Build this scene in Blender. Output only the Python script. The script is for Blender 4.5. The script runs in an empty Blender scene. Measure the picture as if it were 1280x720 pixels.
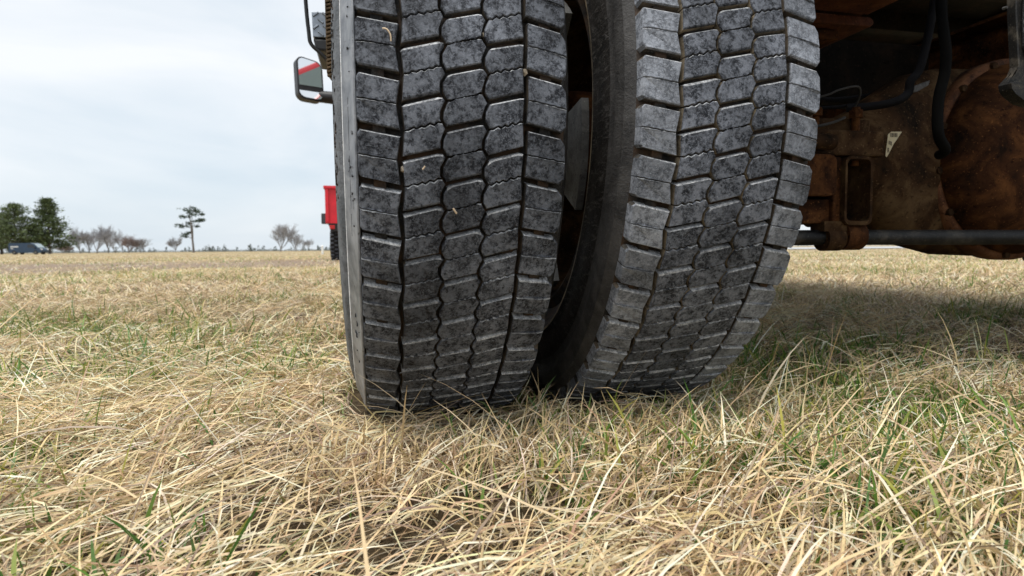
import bpy, bmesh, math, random
import numpy as np
from mathutils import Vector, Matrix, Euler

random.seed(7)
rng = np.random.default_rng(11)
S = bpy.context.scene
COL = S.collection
PI = math.pi
R_ = math.radians

# ------------------------------------------------------------------ camera
YAW, PITCH, ROLL, CAM_H, FPX = 0.2255, 0.0650, -0.0093, 0.290, 759.7
cam_d = bpy.data.cameras.new("camera")
cam = bpy.data.objects.new("camera", cam_d)
COL.objects.link(cam)
_f = Vector((math.sin(YAW) * math.cos(PITCH), math.cos(YAW) * math.cos(PITCH), -math.sin(PITCH)))
_r0 = Vector((math.cos(YAW), -math.sin(YAW), 0.0))
_u0 = _r0.cross(_f)
_r = _r0 * math.cos(ROLL) + _u0 * math.sin(ROLL)
_u = _u0 * math.cos(ROLL) - _r0 * math.sin(ROLL)
M4 = Matrix((( _r.x, _u.x, -_f.x, 0.0), (_r.y, _u.y, -_f.y, 0.0), (_r.z, _u.z, -_f.z, CAM_H), (0, 0, 0, 1)))
cam.matrix_world = M4
cam_d.sensor_width = 36.0
cam_d.lens = FPX / 1280.0 * 36.0
cam_d.clip_start = 0.02
cam_d.clip_end = 6000.0
cam_d.dof.use_dof = True
cam_d.dof.focus_distance = 0.86
cam_d.dof.aperture_fstop = 9.0
S.camera = cam

# ------------------------------------------------------------------ sky and sun
SUN_EL, SUN_AZ = R_(70), R_(226)          # azimuth clockwise from +Y: behind the camera, to the left
world = bpy.data.worlds.new("World")
S.world = world
world.use_nodes = True
wn, wl = world.node_tree.nodes, world.node_tree.links
wn.clear()
w_out = wn.new("ShaderNodeOutputWorld")
w_bg = wn.new("ShaderNodeBackground")
w_bg.inputs["Strength"].default_value = 0.1
w_sky = wn.new("ShaderNodeTexSky")
w_sky.sky_type = 'NISHITA'
w_sky.sun_disc = False
w_sky.sun_elevation = SUN_EL
w_sky.sun_rotation = SUN_AZ
w_sky.air_density = 1.0
w_sky.dust_density = 2.0
w_co = wn.new("ShaderNodeTexCoord")
w_map = wn.new("ShaderNodeMapping")
w_map.inputs["Scale"].default_value = (1.0, 1.0, 3.0)
w_map.inputs["Location"].default_value = (0.3, 0.1, 0.0)
wl.new(w_co.outputs["Generated"], w_map.inputs["Vector"])
w_n = wn.new("ShaderNodeTexNoise")
w_n.inputs["Scale"].default_value = 2.2
w_n.inputs["Detail"].default_value = 6.0
w_n.inputs["Roughness"].default_value = 0.5
w_n.inputs["Distortion"].default_value = 0.4
wl.new(w_map.outputs["Vector"], w_n.inputs["Vector"])
w_r = wn.new("ShaderNodeValToRGB")
w_r.color_ramp.elements[0].position = 0.34
w_r.color_ramp.elements[0].color = (4.5, 5.15, 5.7, 1)
w_r.color_ramp.elements[1].position = 0.66
w_r.color_ramp.elements[1].color = (6.4, 6.55, 6.7, 1)
wl.new(w_n.outputs["Fac"], w_r.inputs["Fac"])
w_mix = wn.new("ShaderNodeMix")
w_mix.data_type = 'RGBA'
w_mix.inputs["Factor"].default_value = 0.9
wl.new(w_sky.outputs["Color"], w_mix.inputs["A"])
wl.new(w_r.outputs["Color"], w_mix.inputs["B"])
wl.new(w_mix.outputs["Result"], w_bg.inputs["Color"])
wl.new(w_bg.outputs["Background"], w_out.inputs["Surface"])

sun_d = bpy.data.lights.new("sun", 'SUN')
sun_d.energy = 2.3
sun_d.angle = R_(32)
sun_d.color = (1.0, 0.965, 0.91)
sun = bpy.data.objects.new("sun", sun_d)
COL.objects.link(sun)
_to_sun = Vector((math.sin(SUN_AZ) * math.cos(SUN_EL), math.cos(SUN_AZ) * math.cos(SUN_EL), math.sin(SUN_EL)))
sun.rotation_euler = _to_sun.to_track_quat('Z', 'Y').to_euler()

S.view_settings.view_transform = 'Standard'
S.view_settings.look = 'None'
S.view_settings.exposure = 0.68
S.view_settings.gamma = 1.0

# ------------------------------------------------------------------ helpers
def tag(o, label=None, cat=None, group=None, kind=None):
    if label: o["label"] = label
    if cat: o["category"] = cat
    if group: o["group"] = group
    if kind: o["kind"] = kind
    return o

def link(o, parent=None):
    COL.objects.link(o)
    if parent is not None: o.parent = parent
    return o

def empty(name, loc=(0, 0, 0), rz=0.0):
    o = bpy.data.objects.new(name, None)
    o.location = loc
    o.rotation_euler = (0, 0, rz)
    o.empty_display_size = 0.1
    return link(o)

def mesh_obj(name, verts, faces, mat, parent=None, smooth=False, mats=None, mat_idx=None):
    me = bpy.data.meshes.new(name)
    me.from_pydata([tuple(v) for v in verts], [], faces)
    for m in (mats or [mat]): me.materials.append(m)
    if mat_idx is not None: me.polygons.foreach_set("material_index", mat_idx)
    if smooth: me.polygons.foreach_set("use_smooth", [True] * len(me.polygons))
    me.update()
    return link(bpy.data.objects.new(name, me), parent)

def bm_obj(name, bm, mat, parent=None, smooth=False, mats=None, bevel=0.0, segs=2):
    if bevel > 0:
        bmesh.ops.bevel(bm, geom=[e for e in bm.edges if len(e.link_faces) == 2 and e.calc_face_angle(0) > 0.5],
                        offset=bevel, segments=segs, profile=0.6, affect='EDGES', clamp_overlap=True)
    bmesh.ops.recalc_face_normals(bm, faces=bm.faces)
    me = bpy.data.meshes.new(name)
    bm.to_mesh(me)
    bm.free()
    for m in (mats or [mat]): me.materials.append(m)
    if smooth:
        for p in me.polygons: p.use_smooth = True
        try: me.set_sharp_from_angle(angle=R_(35))
        except Exception: pass
    return link(bpy.data.objects.new(name, me), parent)

def add_box(bm, c, s, rot=None):
    m = Matrix.Translation(Vector(c))
    if rot: m = m @ Euler(rot).to_matrix().to_4x4()
    m = m @ Matrix.Diagonal((s[0], s[1], s[2], 1.0))
    return bmesh.ops.create_cube(bm, size=1.0, matrix=m)

def add_prism(bm, pts, axis, a, b):
    """extrude a 2-d outline along an axis (0=x: pts are (y,z); 1=y: pts are (x,z); 2=z: pts are (x,y))"""
    def P(p, t):
        if axis == 0: return (t, p[0], p[1])
        if axis == 1: return (p[0], t, p[1])
        return (p[0], p[1], t)
    A = [bm.verts.new(P(p, a)) for p in pts]
    B = [bm.verts.new(P(p, b)) for p in pts]
    n = len(pts)
    bm.faces.new(A); bm.faces.new(B[::-1])
    for i in range(n): bm.faces.new((A[i], B[i], B[(i + 1) % n], A[(i + 1) % n]))

def frames(pts):
    pts = [Vector(p) for p in pts]
    out = []
    t0 = (pts[1] - pts[0]).normalized()
    n = t0.orthogonal().normalized()
    for i, p in enumerate(pts):
        t = (pts[min(i + 1, len(pts) - 1)] - pts[max(i - 1, 0)])
        t = t.normalized() if t.length > 1e-9 else t0
        n = (n - t * n.dot(t)).normalized()
        out.append((p, n, t.cross(n)))
    return out

def add_tube(bm, pts, rad, sides=10, caps=True):
    fr = frames(pts)
    rads = rad if isinstance(rad, (list, tuple)) else [rad] * len(pts)
    rings = []
    for (p, n, b), r in zip(fr, rads):
        rings.append([bm.verts.new(p + (n * math.cos(2 * PI * k / sides) + b * math.sin(2 * PI * k / sides)) * r) for k in range(sides)])
    for A, B in zip(rings, rings[1:]):
        for k in range(sides):
            bm.faces.new((A[k], A[(k + 1) % sides], B[(k + 1) % sides], B[k]))
    if caps:
        bm.faces.new(rings[0][::-1]); bm.faces.new(rings[-1])

def smooth_path(pts, n=6):
    pts = [Vector(p) for p in pts]
    out = []
    for i in range(len(pts) - 1):
        p0, p1, p2, p3 = pts[max(i - 1, 0)], pts[i], pts[i + 1], pts[min(i + 2, len(pts) - 1)]
        for k in range(n):
            t = k / n
            out.append(0.5 * ((2 * p1) + (p2 - p0) * t + (2 * p0 - 5 * p1 + 4 * p2 - p3) * t * t + (3 * p1 - p0 - 3 * p2 + p3) * t ** 3))
    out.append(pts[-1])
    return out

def lathe(prof, seg, axis='x', closed=False, a0=0.0, a1=2 * PI):
    """prof = [(u, r)] turned about the local X axis"""
    full = abs((a1 - a0) - 2 * PI) < 1e-6
    n = seg if full else seg + 1
    verts, faces = [], []
    for i in range(n):
        a = a0 + (a1 - a0) * i / seg
        c, s = math.cos(a), math.sin(a)
        for u, r in prof: verts.append((u, -r * c, -r * s))
    m = len(prof)
    for i in range(seg):
        j = (i + 1) % n
        for k in range(m if closed else m - 1):
            l = (k + 1) % m
            faces.append((i * m + k, j * m + k, j * m + l, i * m + l))
    return verts, faces

# ------------------------------------------------------------------ materials
class NT:
    def __init__(s, name):
        s.m = bpy.data.materials.new(name)
        s.m.use_nodes = True
        s.t = s.m.node_tree
        s.b = s.t.nodes["Principled BSDF"]
    def n(s, typ, **kw):
        x = s.t.nodes.new(typ)
        for k, v in kw.items():
            if k in x.inputs: x.inputs[k].default_value = v
            else: setattr(x, k, v)
        return x
    def l(s, a, b): s.t.links.new(a, b)
    def coords(s, rand=False, kind="Object"):
        c = s.n("ShaderNodeTexCoord")
        if not rand: return c.outputs[kind]
        oi = s.n("ShaderNodeObjectInfo")
        mu = s.n("ShaderNodeVectorMath", operation='SCALE')
        co = s.n("ShaderNodeCombineXYZ")
        s.l(oi.outputs["Random"], co.inputs[0]); s.l(oi.outputs["Random"], co.inputs[1]); co.inputs[2].default_value = 1.0
        s.l(co.outputs[0], mu.inputs[0]); mu.inputs["Scale"].default_value = 37.0
        ad = s.n("ShaderNodeVectorMath", operation='ADD')
        s.l(c.outputs[kind], ad.inputs[0]); s.l(mu.outputs[0], ad.inputs[1])
        return ad.outputs[0]
    def noise(s, vec, scale, detail=4.0, rough=0.55, dist=0.0):
        x = s.n("ShaderNodeTexNoise", Scale=scale, Detail=detail, Roughness=rough, Distortion=dist)
        if vec is not None: s.l(vec, x.inputs["Vector"])
        return x.outputs["Fac"]
    def ramp(s, fac, stops):
        x = s.n("ShaderNodeValToRGB")
        e = x.color_ramp.elements
        while len(e) < len(stops): e.new(0.5)
        for k, (p, c) in enumerate(stops):
            e[k].position = p
            e[k].color = (c, c, c, 1) if isinstance(c, (int, float)) else (*c, 1)
        s.l(fac, x.inputs["Fac"])
        return x.outputs["Color"]
    def mix(s, fac, a, b, mode='MIX'):
        x = s.n("ShaderNodeMix", data_type='RGBA', blend_type=mode)
        for sock, v in (("Factor", fac), ("A", a), ("B", b)):
            if hasattr(v, "links"): s.l(v, x.inputs[sock])
            else: x.inputs[sock].default_value = v if isinstance(v, (int, float)) else (*v, 1)
        return x.outputs["Result"]
    def bump(s, h, strength=0.3, dist=0.002):
        x = s.n("ShaderNodeBump", Strength=strength, Distance=dist)
        s.l(h, x.inputs["Height"]); s.l(x.outputs["Normal"], s.b.inputs["Normal"])
    def base(s, c, rough=0.6, metal=0.0, spec=None):
        if hasattr(c, "links"): s.l(c, s.b.inputs["Base Color"])
        else: s.b.inputs["Base Color"].default_value = (*c, 1)
        if hasattr(rough, "links"): s.l(rough, s.b.inputs["Roughness"])
        else: s.b.inputs["Roughness"].default_value = rough
        s.b.inputs["Metallic"].default_value = metal
        if spec is not None: s.b.inputs["Specular IOR Level"].default_value = spec
        return s.m

def simple(name, col, rough=0.5, metal=0.0, var=0.25, scale=30.0):
    t = NT(name)
    v = t.coords(True)
    f = t.noise(v, scale, 5)
    d = tuple(c * (1 - var) for c in col); u = tuple(min(1, c * (1 + var)) for c in col)
    m = t.base(t.ramp(f, [(0.3, d), (0.7, u)]), rough, metal)
    t.bump(t.noise(v, scale * 4, 3), 0.12, 0.001)
    return m

def rubber(name, dark, light, lo=0.42, hi=0.62, scale=95.0, dust=None):
    t = NT(name)
    v = t.coords(True)
    big = t.noise(v, scale, 5, 0.6, 0.5)
    broad = t.noise(v, 22.0, 3, 0.5)
    fine = t.noise(v, 700.0, 3, 0.65)
    grain = t.noise(v, 260.0, 5, 0.7, 0.5)
    mid = tuple((p + q) * 0.5 for p, q in zip(dark, light))
    c = t.ramp(big, [(lo, dark), ((lo + hi) / 2, mid), (hi, light)])
    c = t.mix(t.ramp(t.noise(v, scale * 2.1, 3, 0.55, 0.3), [(0.36, 0.85), (0.46, 0.0)]), c, tuple(x * 0.8 for x in dark))
    c = t.mix(t.ramp(broad, [(0.38, 0.5), (0.52, 0.0)]), c, tuple(x * 0.95 for x in dark))
    c = t.mix(t.ramp(grain, [(0.47, 0.0), (0.66, 0.75)]), c, tuple(x * 1.35 for x in light))
    c = t.mix(t.ramp(grain, [(0.30, 0.8), (0.44, 0.0)]), c, tuple(x * 0.5 for x in dark))
    c = t.mix(t.ramp(fine, [(0.58, 0.0), (0.72, 0.7)]), c, tuple(x * 1.9 for x in light))
    mp = t.n("ShaderNodeMapping"); mp.inputs["Scale"].default_value = (18, 150, 150); mp.inputs["Rotation"].default_value = (0.0, 0.55, 0.3)
    t.l(v, mp.inputs["Vector"])
    c = t.mix(t.ramp(t.noise(mp.outputs[0], 3.0, 3, 0.6), [(0.66, 0.0), (0.72, 0.5)]), c, tuple(x * 1.9 for x in light))
    oi = t.n("ShaderNodeObjectInfo")
    tone = t.n("ShaderNodeMapRange"); t.l(oi.outputs["Random"], tone.inputs["Value"])
    tone.inputs["To Min"].default_value = 0.78; tone.inputs["To Max"].default_value = 1.2
    geo = t.n("ShaderNodeNewGeometry")
    wide = t.ramp(t.noise(geo.outputs["Position"], 9.0, 4, 0.6), [(0.36, 0.62), (0.64, 1.35)])
    tm = t.n("ShaderNodeMath", operation='MULTIPLY'); t.l(tone.outputs[0], tm.inputs[0]); t.l(wide, tm.inputs[1])
    c = t.mix(1.0, c, tm.outputs[0], 'MULTIPLY')
    if dust:
        c = t.mix(t.ramp(t.noise(v, 26.0, 5, 0.6), [(0.45, 0.0), (0.66, 0.85)]), c, dust)
    t.base(c, 0.7, 0.0, 0.22)
    h = t.mix(0.4, grain, fine)
    t.bump(h, 0.75, 0.0016)
    return t.m

MAT = {}
MAT['rubber'] = rubber("worn_tread_rubber", (0.013, 0.0145, 0.019), (0.128, 0.138, 0.160), 0.405, 0.575, 66.0)
MAT['rubber_pale'] = rubber("dusty_tread_rubber", (0.014, 0.016, 0.021), (0.146, 0.157, 0.183), 0.405, 0.57, 62.0)
MAT['rubber_shoulder'] = rubber("dusty_shoulder_rubber", (0.085, 0.092, 0.106), (0.225, 0.24, 0.27), 0.40, 0.60, 46.0)
MAT['rubber_edge'] = rubber("skylit_worn_rubber_edge", (0.15, 0.155, 0.165), (0.44, 0.445, 0.45))  # worn edge tone made paler: skylight on up-facing edges painted in
MAT['ridge'] = rubber("highlit_ridge_rubber", (0.55, 0.55, 0.55), (0.74, 0.74, 0.74), 0.3, 0.5)  # white highlight along the ridge, painted into the rubber colour
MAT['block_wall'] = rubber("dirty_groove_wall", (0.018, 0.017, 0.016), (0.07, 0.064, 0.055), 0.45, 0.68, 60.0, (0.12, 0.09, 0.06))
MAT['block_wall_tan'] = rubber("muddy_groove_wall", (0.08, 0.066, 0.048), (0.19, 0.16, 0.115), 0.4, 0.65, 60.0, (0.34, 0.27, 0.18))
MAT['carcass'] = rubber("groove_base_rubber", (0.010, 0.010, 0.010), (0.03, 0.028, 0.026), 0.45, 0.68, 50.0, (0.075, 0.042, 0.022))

def sidewall_mat(name, lo, hi, scuff, amount):
    t = NT(name)
    v = t.coords(False)
    big = t.noise(v, 22.0, 6, 0.6, 0.8)
    c = t.ramp(big, [(0.36, lo), (0.66, hi)])
    mp = t.n("ShaderNodeMapping"); mp.inputs["Scale"].default_value = (60, 16, 46); mp.inputs["Rotation"].default_value = (0.7, 0.2, 0.3)
    t.l(v, mp.inputs["Vector"])
    scr = t.noise(mp.outputs[0], 3.0, 6, 0.72, 1.2)
    c = t.mix(t.ramp(scr, [(0.52, 0.0), (0.66, amount)]), c, scuff)
    t.base(c, 0.65, 0.0, 0.2)
    t.bump(t.mix(0.5, scr, t.noise(v, 260.0, 4, 0.6)), 0.8, 0.003)
    return t.m
MAT['sidewall'] = sidewall_mat("sidewall_rubber", (0.006, 0.0055, 0.005), (0.024, 0.021, 0.019), (0.085, 0.08, 0.075), 0.85)
MAT['sidewall_grey'] = sidewall_mat("greyed_sidewall_rubber", (0.030, 0.029, 0.029), (0.075, 0.072, 0.070), (0.10, 0.097, 0.095), 0.4)
MAT['sidewall_pale'] = sidewall_mat("sky_toned_sidewall_rubber", (0.10, 0.108, 0.118), (0.20, 0.21, 0.225), (0.05, 0.05, 0.05), 0.7)  # pale bluish tone: sky reflection on this side painted into the rubber

def shoulder_mat():
    t = NT("shoulder_band_rubber")
    v = t.coords(False)
    c = t.ramp(t.noise(v, 34.0, 6, 0.6, 0.5), [(0.34, (0.12, 0.13, 0.148)), (0.66, (0.31, 0.32, 0.34))])  # bluish pale base: the sky's reflection on the band, put into its colour
    c = t.mix(t.ramp(t.noise(v, 30.0, 5, 0.75, 1.6), [(0.60, 0.0), (0.64, 0.85)]), c, (0.05, 0.047, 0.047))
    t.base(c, 0.42, 0.0, 0.5)
    t.bump(t.noise(v, 300.0, 4, 0.6), 0.25, 0.001)
    return t.m
MAT['shoulder'] = shoulder_mat()

def rust_mat(name, a, b, c3, scale=14.0, rough=0.8):
    t = NT(name)
    v = t.coords(True)
    c = t.ramp(t.noise(v, scale, 8, 0.62, 0.6), [(0.34, a), (0.5, b), (0.68, c3)])
    c = t.mix(t.ramp(t.noise(v, scale * 7, 4, 0.6), [(0.56, 0.0), (0.7, 0.7)]), c, tuple(x * 0.35 for x in a))
    c = t.mix(t.ramp(t.noise(v, scale * 16, 2, 0.5), [(0.64, 0.0), (0.72, 0.6)]), c, tuple(min(1, x * 1.7) for x in c3))
    t.base(c, rough, 0.0, 0.25)
    t.bump(t.noise(v, scale * 9, 6, 0.7), 0.5, 0.002)
    return t.m
MAT['rust'] = rust_mat("dark_rust", (0.010, 0.005, 0.0028), (0.046, 0.0175, 0.0068), (0.125, 0.051, 0.017))
MAT['rust_ring'] = rust_mat('ring_rust', (0.03, 0.012, 0.006), (0.10, 0.038, 0.016), (0.18, 0.08, 0.035), 18.0)
MAT['rust_bright'] = rust_mat("orange_rust", (0.03, 0.010, 0.005), (0.075, 0.023, 0.010), (0.13, 0.050, 0.024), 18.0)
MAT['rust_grey'] = rust_mat("greasy_rust", (0.009, 0.006, 0.0036), (0.040, 0.020, 0.009), (0.105, 0.064, 0.031), 12.0)
MAT['black_steel'] = simple("black_paint", (0.012, 0.012, 0.013), 0.42, 0.0, 0.4, 40)
MAT['black_dirty'] = rust_mat("dirty_black_steel", (0.005, 0.005, 0.006), (0.010, 0.010, 0.010), (0.055, 0.048, 0.04), 16.0, 0.5)
MAT['hose'] = simple("black_hose", (0.011, 0.011, 0.013), 0.8, 0, 0.3)
MAT['wire'] = simple("grey_wire", (0.035, 0.034, 0.033), 0.7)
MAT['grey_paint'] = rust_mat("grey_wheel_paint", (0.09, 0.09, 0.088), (0.14, 0.14, 0.137), (0.19, 0.19, 0.185), 22.0, 0.7)
MAT['dark_plastic'] = simple("dark_plastic", (0.018, 0.018, 0.02), 0.45)
MAT['mirror'] = NT("mirror_glass").base((0.82, 0.84, 0.86), 0.03, 1.0)
MAT['plate'] = simple("tread_plate_aluminium", (0.30, 0.33, 0.37), 0.38, 0.75, 0.2, 60)
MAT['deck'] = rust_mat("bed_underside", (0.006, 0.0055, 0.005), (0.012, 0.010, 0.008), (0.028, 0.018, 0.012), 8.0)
MAT['red'] = simple("red_paint", (0.52, 0.016, 0.022), 0.32, 0, 0.10, 6)
MAT['red_far'] = simple("red_body_paint", (0.62, 0.015, 0.03), 0.38, 0, 0.12, 5)
MAT['glass'] = NT("dark_window_glass").base((0.02, 0.025, 0.03), 0.06, 0.0, 0.6)
MAT['chrome'] = simple("chrome_steel", (0.75, 0.75, 0.76), 0.2, 1.0, 0.08)
MAT['white'] = simple("white_paint", (0.78, 0.78, 0.76), 0.5, 0, 0.06)
MAT['van_blue'] = simple("navy_paint", (0.020, 0.045, 0.085), 0.3, 0, 0.1, 3)
MAT['lamp'] = NT("clear_lamp_lens").base((0.85, 0.87, 0.88), 0.12, 0.0)
MAT['tail'] = NT("red_lamp_lens").base((0.45, 0.01, 0.01), 0.2, 0.0)
MAT['paper'] = simple("yellowed_paper", (0.62, 0.55, 0.38), 0.85, 0, 0.15, 40)
MAT['ink'] = simple("printed_ink", (0.06, 0.05, 0.045), 0.85)
MAT['brown_rubber'] = rust_mat("brown_ribbed_rubber", (0.05, 0.034, 0.02), (0.10, 0.068, 0.038), (0.17, 0.115, 0.065), 30.0)

# ------------------------------------------------------------------ ground
def hash2(ix, iy, seed):
    h = (ix.astype(np.int64) * 374761393 + iy.astype(np.int64) * 668265263 + seed * 1442695041) & 0x7fffffff
    h = ((h ^ (h >> 13)) * 1274126177) & 0x7fffffff
    h = (h ^ (h >> 16)) & 0x7fffffff
    return h / 2147483647.0

def vnoise(x, y, seed=0):
    x = np.asarray(x, float); y = np.asarray(y, float)
    ix = np.floor(x); iy = np.floor(y)
    fx = x - ix; fy = y - iy
    fx = fx * fx * (3 - 2 * fx); fy = fy * fy * (3 - 2 * fy)
    ix = ix.astype(np.int64); iy = iy.astype(np.int64)
    a = hash2(ix, iy, seed); b = hash2(ix + 1, iy, seed)
    c = hash2(ix, iy + 1, seed); d = hash2(ix + 1, iy + 1, seed)
    return (a * (1 - fx) + b * fx) * (1 - fy) + (c * (1 - fx) + d * fx) * fy

def gz(x, y):
    x = np.asarray(x, float); y = np.asarray(y, float)
    d = np.hypot(x, y)
    fade = 1.0 / (1.0 + (d / 14.0) ** 2)
    near = (vnoise(x * 2.6, y * 2.6, 3) - 0.5) * 0.026 + (vnoise(x * 7.0, y * 7.0, 5) - 0.5) * 0.012
    mid = (vnoise(x * 0.45, y * 0.45, 8) - 0.5) * 0.07 * np.clip((d - 1.5) / 4.0, 0, 1)
    rut = 0.013 * np.exp(-(((x - 0.285) / 0.42) ** 2 + ((y - 1.02) / 0.36) ** 2) ** 2)
    return (near + mid) * fade - rut

def track(x, y):
    """how worn the ground is: a bare strip crossing the field on the left"""
    yc = 17.0 + 0.30 * x + 2.0 * np.sin(x * 0.35)
    t = np.clip(1.0 - np.abs(y - yc) / 7.5, 0, 1)
    return np.clip(t * 1.7, 0, 1) * np.clip((2.5 - x) / 4.0, 0, 1)

def ground_mat():
    t = NT("dry_field_soil")
    g = t.n("ShaderNodeNewGeometry")
    v = g.outputs["Position"]
    c = t.ramp(t.noise(v, 0.35, 6, 0.62, 0.4), [(0.32, (0.28, 0.205, 0.125)), (0.5, (0.44, 0.34, 0.20)), (0.68, (0.53, 0.44, 0.27))])
    c = t.mix(t.ramp(t.noise(v, 1.6, 5, 0.65), [(0.45, 0.0), (0.75, 0.55)]), c, (0.21, 0.21, 0.085))
    fine = t.noise(v, 55.0, 6, 0.7, 0.8)
    c = t.mix(t.ramp(fine, [(0.35, 0.75), (0.6, 0.0)]), c, (0.10, 0.075, 0.045))
    c = t.mix(t.ramp(t.noise(v, 9.0, 5, 0.7), [(0.5, 0.0), (0.75, 0.5)]), c, (0.5, 0.42, 0.27))
    sep = t.n("ShaderNodeSeparateXYZ"); t.l(v, sep.inputs[0])
    ft = t.n("ShaderNodeAttribute", attribute_name="thatch")
    c = t.mix(ft.outputs["Fac"], t.ramp(fine, [(0.3, (0.05, 0.036, 0.022)), (0.7, (0.15, 0.11, 0.065))]), c)
    at = t.n("ShaderNodeAttribute", attribute_name="worn")
    worn = t.n("ShaderNodeMath", operation='MULTIPLY'); t.l(at.outputs["Fac"], worn.inputs[0])
    t.l(t.ramp(t.noise(v, 0.8, 5, 0.65), [(0.30, 0.35), (0.6, 1.0)]), worn.inputs[1])
    c = t.mix(worn.outputs[0], c, t.ramp(fine, [(0.35, (0.15, 0.11, 0.085)), (0.65, (0.34, 0.27, 0.215))]))
    t.base(c, 0.95, 0.0, 0.1)
    t.bump(fine, 0.8, 0.02)
    return t.m
MAT['soil'] = ground_mat()

def build_ground():
    # rings about the camera, finer near it: one sheet out to the horizon
    rad = [0.0] + list(np.geomspace(0.12, 2600.0, 190))
    na = 200
    verts = [(0.0, 0.0, float(gz(0, 0)))]
    ang = np.linspace(0, 2 * PI, na, endpoint=False)
    for r in rad[1:]:
        x, y = r * np.cos(ang), r * np.sin(ang)
        verts += list(zip(x, y, gz(x, y)))
    faces = [(0, 1 + k, 1 + (k + 1) % na) for k in range(na)]
    for i in range(len(rad) - 2):
        a, b = 1 + i * na, 1 + (i + 1) * na
        for k in range(na):
            l = (k + 1) % na
            faces.append((a + k, b + k, b + l, a + l))
    o = mesh_obj("ground", verts, faces, MAT['soil'], smooth=True)
    co = np.array(verts)
    th = o.data.attributes.new("thatch", 'FLOAT', 'POINT')
    th.data.foreach_set("value", np.clip((np.hypot(co[:, 0], co[:, 1]) - 2.5) / 6.0, 0, 1).astype(np.float32))
    at = o.data.attributes.new("worn", 'FLOAT', 'POINT')
    at.data.foreach_set("value", track(co[:, 0], co[:, 1]).astype(np.float32))
    tag(o, kind="structure")
build_ground()

# a strip of pale gravel lane beyond the truck on the right
t_ = NT("pale_gravel")
t_.base(t_.ramp(t_.noise(t_.coords(), 1.3, 6, 0.7), [(0.35, (0.34, 0.35, 0.36)), (0.65, (0.50, 0.51, 0.52))]), 0.9)
tag(mesh_obj("gravel_road", [(6, 44, .05), (160, 20, .05), (190, 62, .05), (8, 100, .05)], [(0, 1, 2, 3)], t_.m), kind="structure")

# ------------------------------------------------------------------ the truck
truck = empty("work_truck", (0.285, 1.2006, 0.0))
tag(truck, "rusty underside and twin rear tyres of a red work truck parked on dry grass", "truck")
TX, TY = 0.285, 1.2006
def T(x, y, z=0.0): return Vector((x - TX, y - TY, z))          # world point -> truck space
def tshift(bm):
    bmesh.ops.translate(bm, vec=(-TX, -TY, 0), verts=bm.verts)
    return bm

R0, HALF = 0.5, 0.123
CROWN = 0.0075
def rad_at(u): return R0 + CROWN * (1 - (u / HALF) ** 2) - 0.006 * max(0.0, (abs(u) / HALF - 0.86) / 0.14) ** 2 * 0.5
NP = 51
PITCH_V = 2 * PI * R0 / NP
DPHI = 2 * PI / NP

# row limits, lateral slope, phase (in pitches, downwards), half width of the lateral groove
U = lambda f: (f - 0.5) * 2 * HALF
ROWS = [dict(a=U(0.006), b=U(0.190), s=0.17, ph=0.00, g=0.0042, kind='L', depth=0.012),
        dict(a=U(0.213), b=U(0.398), s=-0.24, ph=-0.57, g=0.0028, kind='M', depth=0.0135),
        dict(a=U(0.398), b=U(0.594), s=-0.24, ph=-0.12, g=0.0028, kind='M', depth=0.0135),
        dict(a=U(0.594), b=U(0.775), s=-0.24, ph=-0.62, g=0.0028, kind='M', depth=0.0135),
        dict(a=U(0.798), b=U(1.0), s=0.18, ph=-0.05, g=0.0042, kind='R', depth=0.012)]
ZIG_AMP, ZIG_G = 0.0030, 0.0019
P2 = PITCH_V / 2
def zig(v, off):
    """offset of the zig-zag groove between the middle rows; period half a pitch"""
    t = ((v - off) / P2) % 1.0
    pts = [(0.0, 1.0), (0.36, -0.9), (0.66, -1.0), (1.0, 1.0)]
    for (a, x), (b, y) in zip(pts, pts[1:]):
        if t <= b: return ZIG_AMP * (x + (y - x) * (t - a) / (b - a))
    return ZIG_AMP
def zig_knots(va, vb, off):
    k = []
    n0 = int(math.floor((va - off) / P2)) - 1
    for n in range(n0, n0 + 6):
        for t in (0.0, 0.36, 0.66):
            v = off + (n + t) * P2
            if va + 0.0012 < v < vb - 0.0012: k.append(v)
    return k
OFF = -0.03 * PITCH_V
def edge_x(row, side, v):
    i = ROWS.index(row)
    if side == 'l':
        if i in (2, 3): return row['a'] + zig(v, OFF) + ZIG_G
        if i == 1: return row['a'] + 0.0012 * math.sin(2 * PI * v / PITCH_V + 1.0)
        if i == 4: return row['a'] + 0.0022 * math.sin(2 * PI * (v / PITCH_V) + 0.6)
        return row['a']
    if i in (1, 2): return row['b'] + zig(v, OFF) - ZIG_G
    if i == 3: return row['b'] + 0.0012 * math.sin(2 * PI * v / PITCH_V + 0.6)
    if i == 0: return row['b'] + 0.0022 * math.sin(2 * PI * v / PITCH_V + 1.0)
    return row['b']

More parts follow.
